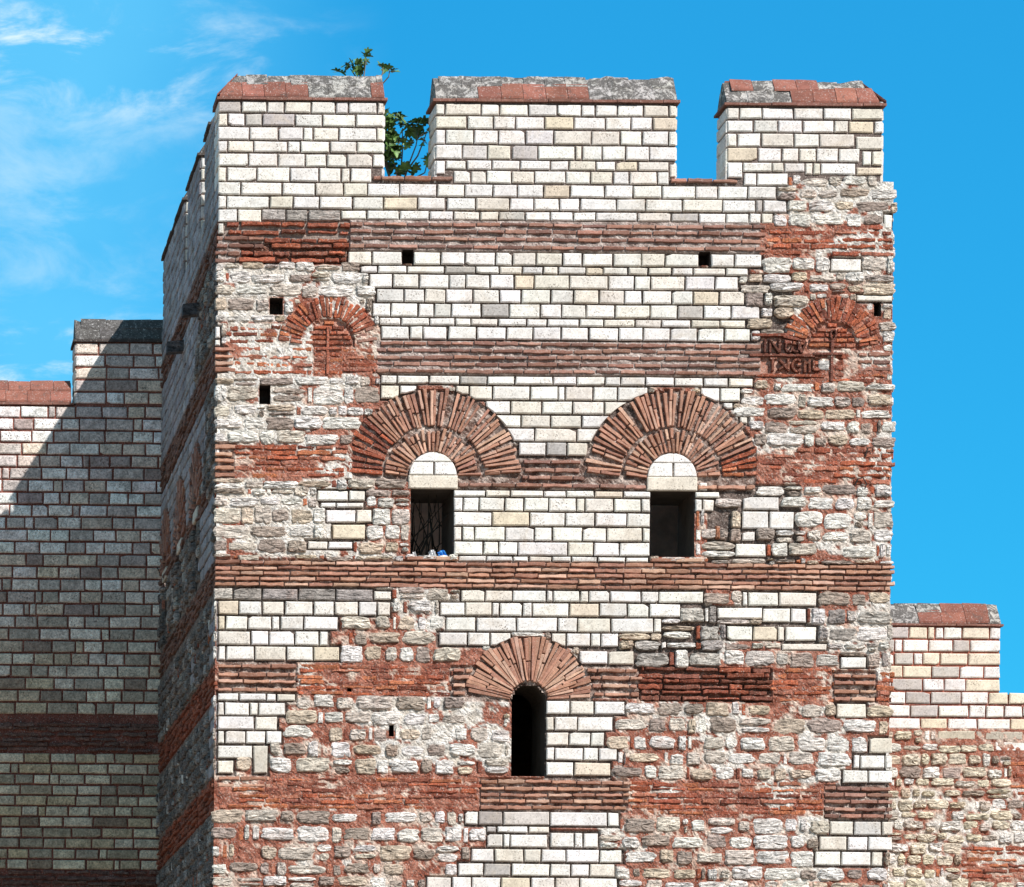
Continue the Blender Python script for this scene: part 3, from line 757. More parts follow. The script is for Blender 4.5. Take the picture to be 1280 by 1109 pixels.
# --- arches
def arch(center, rings, tymp=None, blind=None):
    mb = MB()
    for r in rings: arch_bricks(mb, front, *center, **r)
    return mb.build('brick_arch', tower)
a1 = arch(AR1, [dict(r0=31, r1=61, n=25, colf=c_tan, mat=M_BRK, t0=2.7, t1=4.2), dict(r0=63.5, r1=110, n=46, colf=c_tan, mat=M_BRK, t0=2.7, t1=4.2, skip=lambda a: a > 138),
                dict(r0=63, r1=112, n=36, colf=c_old, mat=M_OLD, t0=3.8, t1=5.4, a0=0, skip=lambda a: a <= 139, rag=3, h=(.008, .03))])
a2 = arch(AR2, [dict(r0=31, r1=61, n=25, colf=c_tan, mat=M_BRK, t0=2.7, t1=4.2), dict(r0=63.5, r1=110, n=46, colf=c_tan, mat=M_BRK, t0=2.7, t1=4.2, skip=lambda a: a < 22),
                dict(r0=63, r1=112, n=36, colf=c_old, mat=M_OLD, t0=3.8, t1=5.4, skip=lambda a: a >= 22, rag=3, h=(.008, .03))])
a3 = arch(AR3, [dict(r0=23, r1=81, n=41, colf=c_tan, mat=M_BRK, t0=2.4, t1=5.0, a0=3, a1=177)])
b1 = arch(BL1, [dict(h=(.025, .05), r0=33, r1=62, n=26, colf=c_old, mat=M_OLD, t0=3.4, t1=5.0, rag=2.5, skip=lambda a: a < 25), dict(r0=33, r1=62, n=22, colf=c_brk, mat=M_BRK, t0=4, t1=5.4, skip=lambda a: a >= 25)])
b2 = arch(BL2, [dict(h=(.025, .05), r0=32, r1=62, n=27, colf=c_old, mat=M_OLD, t0=3.8, t1=5.4, rag=2.5)])
# white tympana in the heads of the two upper windows
def tympanum(center, R, par):
    mb = MB(); cu, cv = center
    def cap(v0, v1, l, r):
        pts = []
        for i in range(7):
            v = v1 + (v0 - v1) * i / 6; w = math.sqrt(max(0, R * R - (cv - v) ** 2)); pts.append((v, w))
        Lp = [(max(l, cu - w), v) for v, w in pts]; Rp = [(min(r, cu + w), v) for v, w in pts]
        slab(mb, front, Lp + Rp[::-1], U(.022, .032), jit((.8, .775, .73), .04), M_ASH, bev=1)
    cap(cv - R + .4, cv - R + 11.5, cu - 40, cu - 1 + U(-3, 3)); cap(cv - R + .4, cv - R + 11.5, cu - .5 + 1.5, cu + 40)
    cap(cv - R + 12.5, cv - 1.5, cu - 40, cu + U(-2, 1)); cap(cv - R + 12.5, cv - 1.5, cu + 2.5, cu + 40)
    return mb.build('tympanum', par)
tympanum((AR1[0], 596), 29.5, a1); tympanum((AR2[0], 596), 30.5, a2)
# brick infill of the blind arches
def infill(c, par, dark=False):
    mb = MB(); cu, cv = c
    for k in range(5):
        v = cv - 2 - k * 6.2; w = math.sqrt(max(0, 30 ** 2 - (cv - v + 2.5) ** 2))
        if w < 6: continue
        u = cu - w
        while u < cu + w - 4:
            e = min(u + U(14, 30), cu + w)
            slab(mb, front, wavy(u + .6, e - .6, v - 2.2, v + 2, .6, 4), U(.012, .022), c_old(), M_OLD, bev=.8); u = e
    return mb.build('infill', par)
infill(BL1, b1); infill(BL2, b2)

# --- windows: reveal, lintel, sill
def window(w, arch=0, lintel=None, sill=None, depth=1.25):
    mb = MB(); niche(mb, front, *w, depth, arch, back=False, col=(.10, .085, .07))  # near-black colour puts the shade of the recess into the reveal
    o = mb.build('window_opening', tower)
    if lintel:
        m = MB(); slab(m, front, rect(*lintel, .3, 0), .034, (.70, .635, .53), M_ASH, bev=1.2); m.build('lintel', o)
    if sill:
        m = MB(); k = (sill[0] + sill[1]) / 2 + U(-4, 4)
        for a, b in ((sill[0], k), (k, sill[1])): slab(m, front, rect(a + .6, b - .6, sill[2], sill[3], .3, 0), .055, c_tan(), M_BRK, bev=.7)
        m.build('sill', o)
    return o
wo1 = window(W1, 0, (AR1[0] - 30.5, AR1[0] + 31, 595.5, 612), (W1[0] - 5, W1[1] + 6, 697, 701.5))
wo2 = window(W2, 0, (AR2[0] - 31, AR2[0] + 31, 595.5, 612), (W2[0], W2[1] + 10, 697, 701.5))
wo3 = window(W3, 1)
# --- inscription of set bricks and the two brick crosses
def strokes(mb, polys, t, h, colf):
    for (a, b) in polys:
        d = (b[0] - a[0], b[1] - a[1]); L = math.hypot(*d); n = (-d[1] / L * t / 2, d[0] / L * t / 2)
        p = [(a[0] + n[0], a[1] + n[1]), (b[0] + n[0], b[1] + n[1]), (b[0] - n[0], b[1] - n[1]), (a[0] - n[0], a[1] - n[1])]
        slab(mb, front, p, h + U(-.01, .01), colf(), M_OLD, bev=.5)
def arcs(c, ru, rv, a0, a1, n=7):
    P = [(c[0] + ru * math.cos(math.radians(a0 + (a1 - a0) * i / n)), c[1] - rv * math.sin(math.radians(a0 + (a1 - a0) * i / n))) for i in range(n + 1)]
    return list(zip(P[:-1], P[1:]))
mb = MB()
x = lambda q: lx(935 + q / 6.737, 440); y = lambda q: 360 + q / 6.737 - 2.6
P_ = lambda a, b: (x(a), y(b))
row1 = [(P_(140, 440), P_(135, 550)), (P_(180, 550), P_(182, 440)), (P_(182, 445), P_(255, 545)), (P_(258, 550), P_(260, 440))]
row1 += arcs(P_(340, 500), 4.4, 6.5, 120, 360) + arcs(P_(395, 500), 4.4, 6.5, 180, 420) + [(P_(418, 440), P_(445, 550)), (P_(445, 550), P_(485, 455))]
row2 = [(P_(205, 600), P_(205, 705)), (P_(180, 598), P_(240, 598)), (P_(265, 610), P_(345, 700)), (P_(255, 690), P_(330, 640)), (P_(335, 600), P_(335, 690))]
row2 += arcs(P_(410, 655), 6.2, 7.6, 50, 320) + [(P_(410, 660), P_(440, 660)), (P_(475, 615), P_(475, 715)), (P_(515, 600), P_(515, 715)), (P_(480, 640), P_(520, 620)), (P_(550, 610), P_(550, 690)), (P_(550, 690), P_(600, 690))]
letter = lambda: jit((.13, .05, .035), .25)
strokes(mb, row1, 2.6, .062, letter); strokes(mb, row2, 2.8, .045, lambda: jit((.20, .075, .048), .25))
for (a, b, c) in ((30, 400, 340), (10, 570, 560), (60, 740, 640)):
    slab(mb, front, wavy(x(a), x(c), y(b) - 1.8, y(b) + 1.8, .5, 8), .04, c_dark(), M_OLD, bev=.6)
fw_ = slab(mb, front, rect(x(592), x(680), y(612), y(690), .5, 0), .03, (.74, .71, .66), M_RUB)
mb.build('inscription', tower)
def cross(pts, loop, h, colf):
    mb = MB(); strokes(mb, pts, 3.2, h, colf); 
    if loop: strokes(mb, loop, 2.0, h, colf)
    return mb.build('brick_cross', tower)
cross([(P_(705, 440), P_(700, 790)), (P_(545, 557), P_(790, 557))], arcs(P_(712, 395), 3.4, 6.0, 0, 360, 9), .06, lambda: jit((.17, .065, .045), .2))
x2 = lambda q: lx(330 + q / 7.92, 430); y2 = lambda q: 350 + q / 7.92 + 1.6
cross([((x2(630), y2(470)), (x2(628), y2(940))), ((x2(520), y2(690)), (x2(770), y2(680)))], [((x2(640), y2(470)), (x2(660), y2(540)))], .035, lambda: jit((.30, .10, .06), .2))
# masonry round the crosses
mb = MB(); mb2 = MB(); mb3 = MB()
for k in range(5):
    v = 436 + k * 7.4
    for (a, b) in ((1018, 1034), (1044, 1054)) if k > 0 else ():
        slab(mb if a < 1030 else mb3, front, wavy(lx(a, v), lx(b, v), v - 2, v + 2, .7, 4), U(.012, .03), c_dark(), M_OLD, bev=.8)
    for (a, b) in ((393, 406), (412, 428)):
        slab(mb2, front, wavy(lx(a, v + 2), lx(b, v + 2), v, v + 4.2, .7, 4), U(.012, .03), c_dark() if a < 400 else c_old(), M_OLD, bev=.8)
mb.build('brick_panel', tower); mb2.build('brick_panel', tower); mb3.build('brick_panel', tower)
# iron cramps
mb = MB()
fp = lambda u, v, h: front(lx(u, v), v, h)
tube(mb, [fp(1081, 568, .03), fp(1083, 558, .07), fp(1090, 556, .08), fp(1089, 562, .05)], .013, .011, M_IRON, (.05, .05, .05))
mb.build('iron_hook', tower)
mb = MB(); tube(mb, [fp(1068, 604, .03), fp(1071, 596, .07), fp(1077, 595, .08), fp(1082, 602, .06), fp(1079, 612, .04)], .012, .011, M_IRON, (.05, .05, .05)); mb.build('iron_hook', tower)
mb = MB(); slab(mb, front, rect(lx(894, 664), lx(899, 664), 656, 672, .3, 0), .05, (.26, .11, .06), M_OLD); mb.build('iron_cramp', tower)

# --- merlons of the front
def merlon(x0p, x1p, rows, v0, name_reds, hip0, hip1, rise=.50, ridge_drop=0, reds2=(), top=128, left_blocks=True):
    u0, u1 = lx(x0p, 175), lx(x1p, 175); mb = MB()
    X0, X1 = front(u0, 0, 0)[0], front(u1, 0, 0)[0]
    mb.box((X0 + .022, .022, ZV(CREN + 9)), (X1 - .022, MT - .01, ZV(top) + .005), M_MOR, (.15, .115, .10))
    f = Face(front, u0 - 4, u1 + 4, 100, 236)
    for (a, b, tag, l) in rows:
        j = Z(tag, l, (a + b) / 2); f.ashlar(mb, a, b, j, mort=None, force=True, h=.012)
    lf = FM((X0, 0, 0), (0, 1, 0), (-1, 0, 0)); rf = FM((X1, MT, 0), (0, -1, 0), (1, 0, 0)); bf = FM((X1, MT, 0), (-1, 0, 0), (0, 1, 0))
    for F, wpx in ((lf, MT * S), (rf, MT * S), (bf, (X1 - X0) * S)):
        if F is lf and not left_blocks: continue
        g = Face(F, 0, wpx, 100, 240)
        for q, (a, b, tag, l) in enumerate(rows):
            if len(l) < 2: continue
            js = [0.6]; 
            while js[-1] < wpx - 34: js.append(js[-1] + U(22, 40))
            js.append(wpx - .6)
            g.ashlar(mb, a, b, js, mort=None, force=True, h=.01, colf=lambda: c_ash())
    o = mb.build('merlon', tower)
    coping('coping', X0, X1, 0, MT, ZV(top), rise, 'x', hip0, hip1, [tuple(front(lx(q, 110), 0, 0)[0] for q in r) for r in name_reds],
           [tuple(front(lx(q, 110), 0, 0)[0] for q in r) for r in reds2], o)
    return o
m1 = [(129, 144, 'a', [262, 357, 459, 530, 636, 735, 786, 901, 929]), (144.5, 160.5, 'a', [262, 302, 373, 440, 572, 682, 815, 929]), (161, 178, 'a', [262, 390, 506, 605, 645, 747, 899, 929]),
      (178.5, 193.5, 'a', [262, 302, 406, 543, 593, 711, 818, 929]), (194, 211, 'a', [262, 386, 503, 613, 698, 780, 883, 929]), (211.5, 230, 'a', [262, 299, 418, 552, 667, 757, 793, 880])]
m2 = [(130, 145, 'b', [157, 200, 361, 442, 570, 698, 806, 868, 966, 1082, 1194, 1230]), (145.5, 162, 'b', [157, 298, 415, 513, 643, 772, 913, 1027, 1123, 1230]),
      (162.5, 181, 'b', [157, 203, 328, 436, 557, 683, 850, 978, 1076, 1193, 1230]), (181.5, 200, 'b', [157, 276, 388, 495, 612, 779, 809, 898, 1003, 1108, 1230]),
      (200.5, 213, 'b', [203, 296, 408, 533, 668, 750, 870, 958, 1057, 1196]), (201, 219, 'b', [157, 203]), (203, 221, 'b', [1198, 1230]), (213.5, 230, 'b', [237, 314, 384, 495, 598, 737, 847, 946, 1019, 1143, 1197])]
m3 = [(132, 147, 'c', [354, 417, 530, 688, 836, 978, 1136]), (147.5, 163.5, 'c', [354, 488, 610, 733, 890, 963, 1090, 1136]), (164, 181.5, 'c', [354, 406, 525, 690, 816, 995]), (167, 184, 'c', [998, 1136]),
      (182, 200, 'c', [354, 508, 628, 714, 803, 912, 1020]), (185, 204, 'c', [1030, 1080, 1136]), (200.5, 213, 'c', [434, 580, 640, 745]), (200.5, 221, 'c', [354, 434]), (200.5, 216, 'c', [745, 785, 823, 1000]), (205, 216, 'c', [1000, 1136]), (213.5, 230, 'c', [437, 503, 662])]
MR1 = merlon(274, 480.5, m1, 128, [(274, 390), (466, 482)], True, False, reds2=())
MR2 = merlon(544, 846, m2, 128, [(602, 727)], False, False, reds2=())
MR3 = merlon(908, 1104, m3, 130, [(993, 1110)], False, True, reds2=((900, 933), (962, 1022)), top=130)
# bits of rubble stepping out under the right merlon
# --- parapet behind the front face, deck, side walls
core = MB()
core.box((XL + .03, .04, ZV(306)), (XR - .03, MT, ZV(CREN) - .002), M_MOR, (.33, .26, .22))
deck_z = ZV(300)
for lo, hi in (((XL + .05, .55), (XR - .05, 2.0)), ((XL + .05, 2.0), (-3.8, 7.0)), ((3.8, 2.0), (XR - .05, 7.0)), ((XL + .05, 7.0), (XR - .05, YB + .1))):  # gap added in the unseen deck, shaped to let light into the room
    core.box((*lo, deck_z - .3), (*hi, deck_z), M_INTSTONE, (.34, .31, .27))
core.build('roof_deck', tower)

mb = MB(); mb.box((XL + .04, YB + .1, GZ), (XR - .04, YB + 1.5, ZV(CREN)), M_INTSTONE, (.62, .45, .35)); mb.build('rear_wall', tower)
mb = MB(); mb.box((XL + .05, .9, ZV(760)), (XR - .05, YB + .1, ZV(740)), M_INTSTONE, (.3, .26, .22)); mb.build('floor_slab', tower)

# side wall facing the left curtain
sd = Face(side, 0, int(YB * S), 100, 1680, 0)
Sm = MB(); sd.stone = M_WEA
arcs_s = [(3.35, 590), (6.2, 590), (9.05, 590)]
for (m_, v_) in arcs_s: sd.disc(m_ * S, v_, 88); sd.opening(m_ * S - 24, m_ * S + 24, 606, 697)
W_ = YB * S
def srow(v0, v1, u0, u1, colf=c_side_shade, **k):
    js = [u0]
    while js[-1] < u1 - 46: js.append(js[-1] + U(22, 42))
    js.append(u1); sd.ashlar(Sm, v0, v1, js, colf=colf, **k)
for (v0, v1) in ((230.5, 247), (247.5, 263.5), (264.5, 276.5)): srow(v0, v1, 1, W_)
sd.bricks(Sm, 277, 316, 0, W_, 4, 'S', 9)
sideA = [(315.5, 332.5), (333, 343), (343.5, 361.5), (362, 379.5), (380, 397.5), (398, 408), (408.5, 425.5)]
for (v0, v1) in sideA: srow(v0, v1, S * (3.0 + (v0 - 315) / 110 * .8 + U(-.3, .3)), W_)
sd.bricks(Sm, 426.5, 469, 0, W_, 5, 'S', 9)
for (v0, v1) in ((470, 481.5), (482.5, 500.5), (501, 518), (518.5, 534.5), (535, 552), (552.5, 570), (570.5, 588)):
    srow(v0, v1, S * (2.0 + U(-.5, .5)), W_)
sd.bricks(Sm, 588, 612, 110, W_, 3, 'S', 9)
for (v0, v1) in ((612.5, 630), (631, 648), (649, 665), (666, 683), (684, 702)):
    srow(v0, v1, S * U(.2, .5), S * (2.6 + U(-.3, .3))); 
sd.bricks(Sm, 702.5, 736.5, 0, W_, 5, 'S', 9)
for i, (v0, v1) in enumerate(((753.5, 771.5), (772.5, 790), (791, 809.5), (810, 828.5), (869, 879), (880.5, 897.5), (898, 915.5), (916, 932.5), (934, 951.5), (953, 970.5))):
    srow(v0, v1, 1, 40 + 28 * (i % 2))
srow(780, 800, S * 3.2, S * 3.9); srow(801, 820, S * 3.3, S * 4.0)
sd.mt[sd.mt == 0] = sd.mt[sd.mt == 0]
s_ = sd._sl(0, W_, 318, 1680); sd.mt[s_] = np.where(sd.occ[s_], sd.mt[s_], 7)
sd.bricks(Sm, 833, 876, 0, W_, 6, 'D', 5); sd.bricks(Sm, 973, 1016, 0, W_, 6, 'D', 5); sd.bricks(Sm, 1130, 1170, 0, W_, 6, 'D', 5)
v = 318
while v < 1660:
    sd.rubble(Sm, v, v + 16, 0, W_, colf=c_sider_shade, wr=(15, 40), gap=1.4, rough=.17); v += 17.2
sd.mortar(Sm, 6, v0=CREN, v1=1680, u0=0, u1=int(W_))
Sm.build('side_wall', tower)
for (m_, v_) in arcs_s:
    mb = MB(); arch_bricks(mb, side, m_ * S, v_, 26, 56, 20, c_brk, M_BRK); arch_bricks(mb, side, m_ * S, v_, 58, 87, 34, c_brk, M_BRK)
    mb.build('brick_arch', tower)
    mb = MB(); niche(mb, side, m_ * S - 24, m_ * S + 24, 606, 697, .5, col=(.12, .1, .085)); slab(mb, side, rect(m_ * S - 26, m_ * S + 26, 590, 605, .3, 0), .03, (.6, .55, .47), M_ASH); mb.build('window_opening', tower)
# merlons along the left side
srows = [(129, 144), (144.5, 160.5), (161, 178), (178.5, 193.5), (194, 211), (211.5, 230)]
def side_merlon(y0, y1, first=False):
    mb = MB(); mb.box((XL + .022, y0 + .022, ZV(CREN + 9)), (XL + MT - .01, y1 - .022, ZV(128) + .005), M_MOR, (.30, .235, .205))
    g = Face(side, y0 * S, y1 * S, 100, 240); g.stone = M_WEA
    e = Face(FM((XL, y0, 0), (1, 0, 0), (0, -1, 0)), 0, MT * S, 100, 240)
    for (a, b) in srows:
        js = [y0 * S + .6]
        while js[-1] < y1 * S - 46: js.append(js[-1] + U(24, 42))
        js.append(y1 * S - .6); g.ashlar(mb, a, b, js, mort=None, force=True, h=.012, colf=c_side_shade)
        if not first: e.ashlar(mb, a, b, [.6, MT * S / 2 + U(-8, 8), MT * S - .6], mort=None, force=True, h=.012)
    o = mb.build('merlon', tower)
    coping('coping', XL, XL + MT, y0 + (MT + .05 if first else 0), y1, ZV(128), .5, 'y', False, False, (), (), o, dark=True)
side_merlon(0.02 + MT, 2.3, True); side_merlon(3.12, 5.24); side_merlon(5.84, 9.93)
mb = MB(); mb.box((XL + .03, MT, ZV(330)), (XL + MT, YB, ZV(CREN)), M_MOR, (.33, .26, .22)); mb.build('parapet', tower); mb = MB(); mb.box((XR - MT, MT, ZV(330)), (XR - .03, YB, ZV(CREN)), M_MOR, (.33, .26, .22))
mb.build('parapet', tower)
# right side wall (turned away from the photograph): rubble in red mortar
rs = Face(FM((XR, YB, 0), (0, -1, 0), (1, 0, 0)), 0, int(YB * S), 100, 1680, 1); mb = MB()
v = 228
while v < 1660: rs.rubble(mb, v, v + 17, 0, W_, wr=(20, 50), gap=1.8); v += 18.5
rs.mortar(mb, 9, v0=CREN, v1=1680, u0=0, u1=int(W_)); mb.build('side_wall', tower)
# stone spouts on the left side
for (yy, vv) in ((2.98, 332), (5.84, 328)):
    mb = MB(); zz = ZV(vv)
    mb.add([(XL + .1, yy - .10, zz - .10), (XL - .30, yy - .10, zz - .13), (XL - .30, yy + .12, zz - .13), (XL + .1, yy + .12, zz - .10),
            (XL + .1, yy - .10, zz + .10), (XL - .30, yy - .10, zz + .06), (XL - .30, yy + .12, zz + .06), (XL + .1, yy + .12, zz + .10)],
           [(0, 3, 2, 1), (4, 5, 6, 7), (0, 1, 5, 4), (1, 2, 6, 5), (2, 3, 7, 6), (3, 0, 4, 7)], M_RUB, (.12, .115, .12)); mb.build('waterspout', tower)

# ================================================================== CURTAIN WALLS
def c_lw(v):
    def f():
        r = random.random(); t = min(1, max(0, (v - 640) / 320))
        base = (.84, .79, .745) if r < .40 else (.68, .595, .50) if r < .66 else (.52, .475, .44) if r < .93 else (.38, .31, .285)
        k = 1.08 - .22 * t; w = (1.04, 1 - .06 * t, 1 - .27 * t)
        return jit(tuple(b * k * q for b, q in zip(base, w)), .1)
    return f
lw_u0 = -520; lw_u1 = 212
cl = empty('curtain_wall', 'shaded ashlar curtain wall with a dark capped merlon on the left of the tower', 'wall', 'curtain walls flanking the tower', loc=(bx(0), YB, GZ))
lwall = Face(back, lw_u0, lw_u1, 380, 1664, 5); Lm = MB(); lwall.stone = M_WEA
def grow(f, mb, v0, v1, u0, u1, colf, wr=(20, 40), gap=1.1, **k):
    js = [u0 + U(-6, 0) if u0 < 0 else u0]
    while js[-1] < u1 - wr[1] * 1.1: js.append(js[-1] + (U(*wr) if random.random() < .9 else U(7, 12)))
    js.append(u1); f.ashlar(mb, v0, v1, js, colf=colf, gap=gap, mort=None, **k)
v = 512.2; rows = []
while v < 896: rows.append((v, v + 14.7)); v += 15.45
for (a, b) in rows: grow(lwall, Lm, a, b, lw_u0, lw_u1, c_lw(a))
bl = []
def lband(v0, v1, n):
    mb = MB(); lwall.bricks(mb, v0, v1, lw_u0, lw_u1, n, 'S', 5); return mb
bl.append(lband(907, 945, 6))
v = 946.0
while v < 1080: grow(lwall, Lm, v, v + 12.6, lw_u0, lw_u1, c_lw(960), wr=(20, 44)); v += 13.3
bl.append(lband(1086, 1124, 6))
v = 1126.0
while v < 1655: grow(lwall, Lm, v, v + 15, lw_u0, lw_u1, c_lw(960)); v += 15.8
lwall.mortar(Lm, 8, v0=511, v1=1664, u0=lw_u0, u1=lw_u1)
zb = lambda v: (HV - v) / SB
Lm.box((bx(lw_u0), YB + .03, GZ), (bx(lw_u1), YB + 1.6, zb(511)), M_MOR, (.3, .2, .17))
o = child(Lm.build('wall_face'), cl)
for mb in bl: child(mb.build('brick_band'), cl)
def back_merlon(u0, u1, top, bottom, colf, par, reds, hip=(False, False), dark=False, mcol=(.28, .11, .08), rise=.46, pitch=15.45, r0=None, reds2=()):
    mb = MB(); X0, X1 = bx(u0), bx(u1)
    mb.box((X0 + .02, YB + .024, zb(bottom)), (X1 - .02, YB + MT - .01, zb(top) + .004), M_MOR, mcol)
    f = Face(back, u0 - 2, u1 + 2, top - 40, bottom + 10, 5); f.stone = M_WEA if dark else M_ASH; g = Face(FM((X0, YB, 0), (0, 1, 0), (-1, 0, 0), SB), 0, MT * SB, top - 40, bottom + 10, 5)
    v = top + .6
    while v < bottom - 4:
        grow(f, mb, v, v + pitch - .8, u0, u1, colf, wr=(20, 40), force=True, h=.012); grow(g, mb, v, v + pitch - .8, .5, MT * SB - .5, colf, force=True, h=.01); v += pitch
    m = child(mb.build('merlon'), par)
    c = coping('coping', X0, X1, YB, YB + MT, zb(top), rise, 'x', *hip, reds, reds2, None, dark=dark, tile=.46)
    c.parent = m; c.matrix_parent_inverse = m.matrix_parent_inverse.copy() @ Matrix.Identity(4)
    return m, c
def fixp(m, c, par):                       # the coping sits under the merlon without moving
    c.matrix_parent_inverse = (Matrix.Translation(Vector(par.location)) @ m.matrix_parent_inverse).inverted()
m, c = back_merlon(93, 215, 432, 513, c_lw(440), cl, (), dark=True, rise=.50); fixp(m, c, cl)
c = coping('coping', bx(lw_u0), bx(93) - .06, YB, YB + MT, zb(511), .5, 'x', False, False, [(-99, 99)], [(-99, 99)], None, tile=.42); child(c, cl)
mb = MB(); tube(mb, [back(201, 722, .0), back(201, 722, .09), back(198, 716, .11), back(197, 713, .06)], .012, .01, M_IRON, (.05, .05, .05)); child(mb.build('iron_hook'), cl)

def c_rw():
    r = random.random()
    return jit((.78, .755, .71), .06) if r < .62 else jit((.74, .66, .52), .08) if r < .85 else jit((.52, .48, .44), .1)
cr = empty('curtain_wall', 'lower sunlit curtain wall of white ashlar over rubble on the right of the tower', 'wall', 'curtain walls flanking the tower', loc=(bx(1300), YB, GZ))
rw_u0, rw_u1 = 919, 1780
rwall = Face(back, rw_u0, rw_u1, 740, 1664, 1); Rm = MB()
rwall.mort(rw_u0, rw_u1, 740, 906, 5)
for k, v in enumerate((860.5, 877)): grow(rwall, Rm, v, v + 15.4, rw_u0 if 1 else 0, rw_u1, c_rw)
grow(rwall, Rm, 893.5, 908, rw_u0, rw_u1, lambda: jit((.74, .64, .48), .08) if random.random() < .6 else c_rw(), wr=(28, 50))
grow(rwall, Rm, 908.5, 921, 1174, rw_u1, lambda: jit((.5, .44, .36), .1), wr=(30, 52)); grow(rwall, Rm, 921.5, 935, 1246, rw_u1, c_rw, wr=(30, 50))
eb = MB(); rwall.bricks(eb, 1052, 1094, 1206, 1420, 6, 'E'); rwall.bricks(eb, 938, 990, 1268, 1330, 7, 'E')
tanrub = lambda: jit((.80, .71, .55), .08) if random.random() < .55 else c_rub()
v = 908.0
while v < 1655: 
    hgt = U(10, 15.5); rwall.rubble(Rm, v, v + hgt, rw_u0, rw_u1, colf=tanrub, wr=(10, 32), gap=1.6, rough=.2, h=(.03, .075), brickbits=.05); v += hgt + U(.8, 2)
s_ = rwall._sl(rw_u0, rw_u1, 980, 1664); blk = rwall.mt[s_]; vv, uu = np.mgrid[0:blk.shape[0], 0:blk.shape[1]]
blk[(fbm(uu / 40., vv / 30. + 3) > .45) & (blk == 1)] = 2
rwall.fill_gaps(Rm, rw_u0, rw_u1, 909, 1150, tanrub)
rwall.mortar(Rm, 4, v0=863, v1=1240, u0=rw_u0, u1=rw_u1); rwall.mortar(Rm, 12, v0=1240, v1=1664, u0=rw_u0, u1=rw_u1)
Rm.box((bx(rw_u0), YB + .06, GZ), (bx(rw_u1), YB + 1.6, zb(863)), M_MOR, (.36, .24, .19))
child(Rm.build('wall_face'), cr); child(eb.build('brick_band'), cr)
m, c = back_merlon(1030, lx(1251, 800), 778.5, 864, c_rw, cr, [(bx(1146), bx(1228))], mcol=(.36, .12, .08), rise=.47, pitch=16.3, reds2=[(bx(1166), bx(1226))]); fixp(m, c, cr)

# ================================================================== FIG TREE behind the first crenel
def PX(u, v, Y):
    k = (DIST + Y) / (S * DIST); u = lx(u, v); return Vector((CAMX + (u - HU) * k, Y, (HV - v - ROLL * (u - 640) * -1) * k)) if False else Vector((CAMX + (u - HU) * k, Y, (HV - (v - ROLL * (u - 640))) * k))
def leaf(mb, p, d, size, roll):
    d = d.normalized(); sd_ = d.cross(Vector((0, 0, 1))); sd_ = sd_.normalized() if sd_.length > .1 else Vector((1, 0, 0)); nn = sd_.cross(d)
    sd_, nn = sd_ * math.cos(roll) + nn * math.sin(roll), nn * math.cos(roll) - sd_ * math.sin(roll)
    prof = [(0, 0), (.16, .10), (.42, .05), (.50, .22), (.30, .36), (.47, .50), (.44, .68), (.22, .60), (.16, .84), (0, 1.0)]
    pts = prof + [(-a, b) for a, b in prof[-2:0:-1]]
    V = [tuple(p + sd_ * (a * size) + d * (b * size) + nn * (size * (.35 * abs(a) - .22 * b * b))) for a, b in pts]
    c = p + d * (size * .45); V.append(tuple(c + nn * (-size * .03)))
    n = len(pts); mb.add(V, [(i, (i + 1) % n, n) for i in range(n)], M_LEAF, (1, 1, 1))
fig = empty('fig_tree', 'wild fig tree sprouting from the battlements between the first and second merlon', 'tree', loc=tuple(PX(500, 300, 1.1)))
stems = [
    [(500, 262, 1.05), (505, 225, .85), (512, 203, .8), (520, 182, .75), (524, 160, .75)],
    [(502, 240, 1.0), (508, 214, .8), (522, 195, .7), (530, 175, .65), (535, 160, .6)],
    [(498, 250, 1.05), (501, 215, .9), (503, 190, .9), (503, 160, .9)],
    [(498, 255, 1.05), (488, 225, .9), (482, 200, .95), (484, 170, 1.0), (488, 148, 1.0)],
    [(499, 250, 1.05), (496, 215, .85), (490, 195, .9), (494, 178, .9)],
    [(482, 200, .95), (492, 188, .8), (501, 176, .8)],
    [(488, 225, .95), (470, 170, 1.0), (455, 120, .95), (455, 95, .9), (458, 72, .9)],
    [(470, 170, 1.0), (448, 120, .95), (444, 95, .9), (438, 86, .9)],
    [(470, 170, 1.0), (474, 125, .95), (478, 105, .9), (486, 96, .85), (487, 88, .85)],
    [(474, 125, .95), (472, 108, .9), (478, 92, .9), (479, 84, .9)],
    [(505, 226, .85), (520, 222, .75), (531, 216, .7), (535, 200, .65)],
]
trm = MB(); tube(trm, [PX(500, 318, 1.15), PX(501, 285, 1.1), PX(500, 262, 1.05), PX(500, 245, 1.0)], .06, .035, M_BARK, (1, 1, 1), 8); child(trm.build('trunk'), fig)
lm = MB()
for st in stems:
    b = MB(); pts = [PX(*q) for q in st]; tube(b, pts, .02, .007, M_BARK, (1, 1, 1), 5); child(b.build('branch'), fig)
random.seed(21)
def leaves(cu, cv, Y, ru, rv, n, size=(.15, .24)):
    for _ in range(n):
        p = PX(cu + U(-ru, ru), cv + U(-rv, rv), Y + U(-.12, .15))
        d = Vector((U(-1, 1), U(-.9, .3), U(-.9, .6))); leaf(lm, p, d, U(*size), U(-.8, .8))
leaves(488, 152, .95, 8, 8, 22); leaves(485, 170, .95, 7, 8, 22); leaves(492, 184, .85, 9, 6, 24); leaves(484, 198, .9, 5, 7, 12); leaves(496, 150, .95, 5, 4, 5)
leaves(512, 161, .8, 4, 4, 6); leaves(524, 157, .75, 5, 6, 9); leaves(509, 180, .8, 5, 4, 6, (.12, .18)); leaves(525, 176, .7, 3, 6, 5, (.12, .18)); leaves(533, 161, .6, 3, 3, 3, (.1, .16))
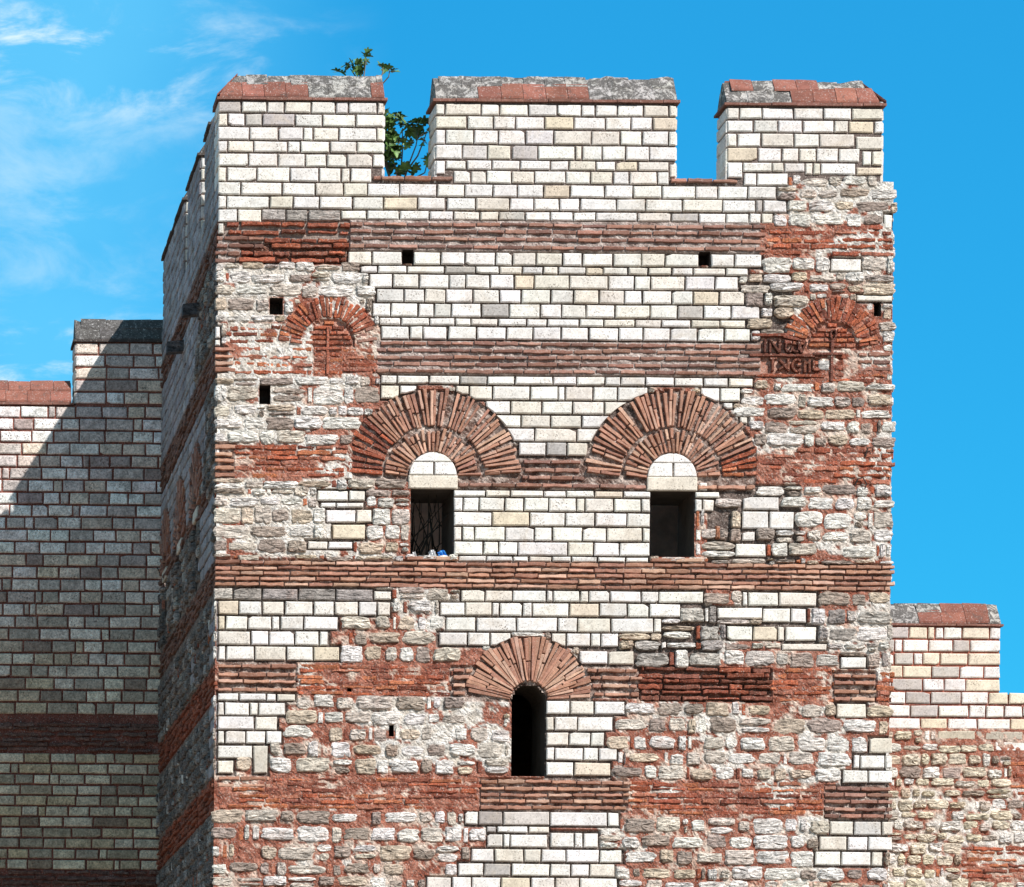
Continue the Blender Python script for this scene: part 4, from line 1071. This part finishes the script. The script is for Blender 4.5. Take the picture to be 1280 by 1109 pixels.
leaves(500, 214, .8, 7, 3, 9, (.14, .2)); leaves(521, 213, .75, 6, 2, 5, (.14, .2)); leaves(535, 196, .62, 3, 5, 4, (.1, .16)); leaves(497, 202, .85, 2, 3, 2, (.1, .15)); leaves(503, 158, .9, 2, 2, 2, (.08, .12))
leaves(457, 69, .9, 3, 3, 5, (.1, .17)); leaves(446, 82, .9, 7, 5, 10, (.12, .2)); leaves(436, 82, .9, 4, 2, 4, (.12, .2)); leaves(479, 83, .88, 4, 4, 6, (.1, .18)); leaves(489, 92, .85, 3, 3, 3, (.1, .17)); leaves(424, 90, .9, 3, 1.5, 3, (.12, .18)); leaves(452, 76, .9, 4, 2, 4, (.1, .16))
child(lm.build('foliage'), fig)

# ================================================================== inside the left window
fig2 = empty('dry_shrub', 'tangle of bare twigs growing in the opening of the left window', 'shrub', loc=(front(AR1[0], 0, 0)[0], 1.5, ZV(704)))
mb = MB(); random.seed(5)
for _ in range(34):
    u = U(W1[0] - 10, W1[1] + 6); p = Vector((front(u, 0, 0)[0], U(.75, 1.9), ZV(708))); pts = [p]
    d = Vector((U(-.5, .5), U(-.2, .2), 1))
    for _k in range(5): d = (d + Vector((U(-.5, .5), U(-.2, .2), U(-.2, .2)))).normalized(); p = p + d * U(.25, .4); pts.append(p)
    tube(mb, pts, U(.012, .022), .006, M_TWIG, (1, 1, 1), 4)
child(mb.build('twigs'), fig2)
def scrap(name, label, mat, u0, u1, v0, v1, Y):
    mb = MB(); n = 7; V = []
    for i in range(n + 1):
        for j in range(n + 1):
            u = u0 + (u1 - u0) * i / n + U(-.5, .5); v = v1 + (v0 - v1) * j / n * (1 - .45 * abs(i / n - .55)) + U(-.3, .3)
            x_, _, z_ = front(u, v, 0); V.append((x_, Y + .05 * math.sin(i * 2.1 + j) + .08 * j / n, z_))
    for k in list(range(len(V))): V.append((V[k][0], V[k][1] + .02, V[k][2] - .002))
    m = (n + 1) ** 2
    q = [(i * (n + 1) + j, (i + 1) * (n + 1) + j, (i + 1) * (n + 1) + j + 1, i * (n + 1) + j + 1) for i in range(n) for j in range(n)]
    mb.add(V, q + [tuple(t + m for t in f) for f in q], mat, (1, 1, 1)); o = mb.build(name); o['label'] = label; o['category'] = 'litter'; return o
random.seed(3)
scrap('plastic_bag', 'crumpled blue plastic bag lying on the sill of the left window', M_BLUE, W1[0] + 37, W1[0] + 48, 685, 698.5, .12)
scrap('plastic_bag', 'torn white plastic scrap beside the blue bag on the left window sill', M_WHITE, W1[0] + 26, W1[0] + 35, 684, 698.5, .16)
scrap('plastic_bag', 'small pale scrap of plastic in the left corner of the left window sill', M_WHITE, W1[0] + 4, W1[0] + 11, 687, 698.5, .16)

# ================================================================== ground
gm = MB(); gm.add([(-900, -900, GZ), (900, -900, GZ), (900, 1500, GZ), (-900, 1500, GZ)], [(0, 1, 2, 3)], M_EARTH, (1, 1, 1))
g = gm.build('ground'); g['kind'] = 'structure'; g['label'] = 'dry bare earth at the foot of the walls'
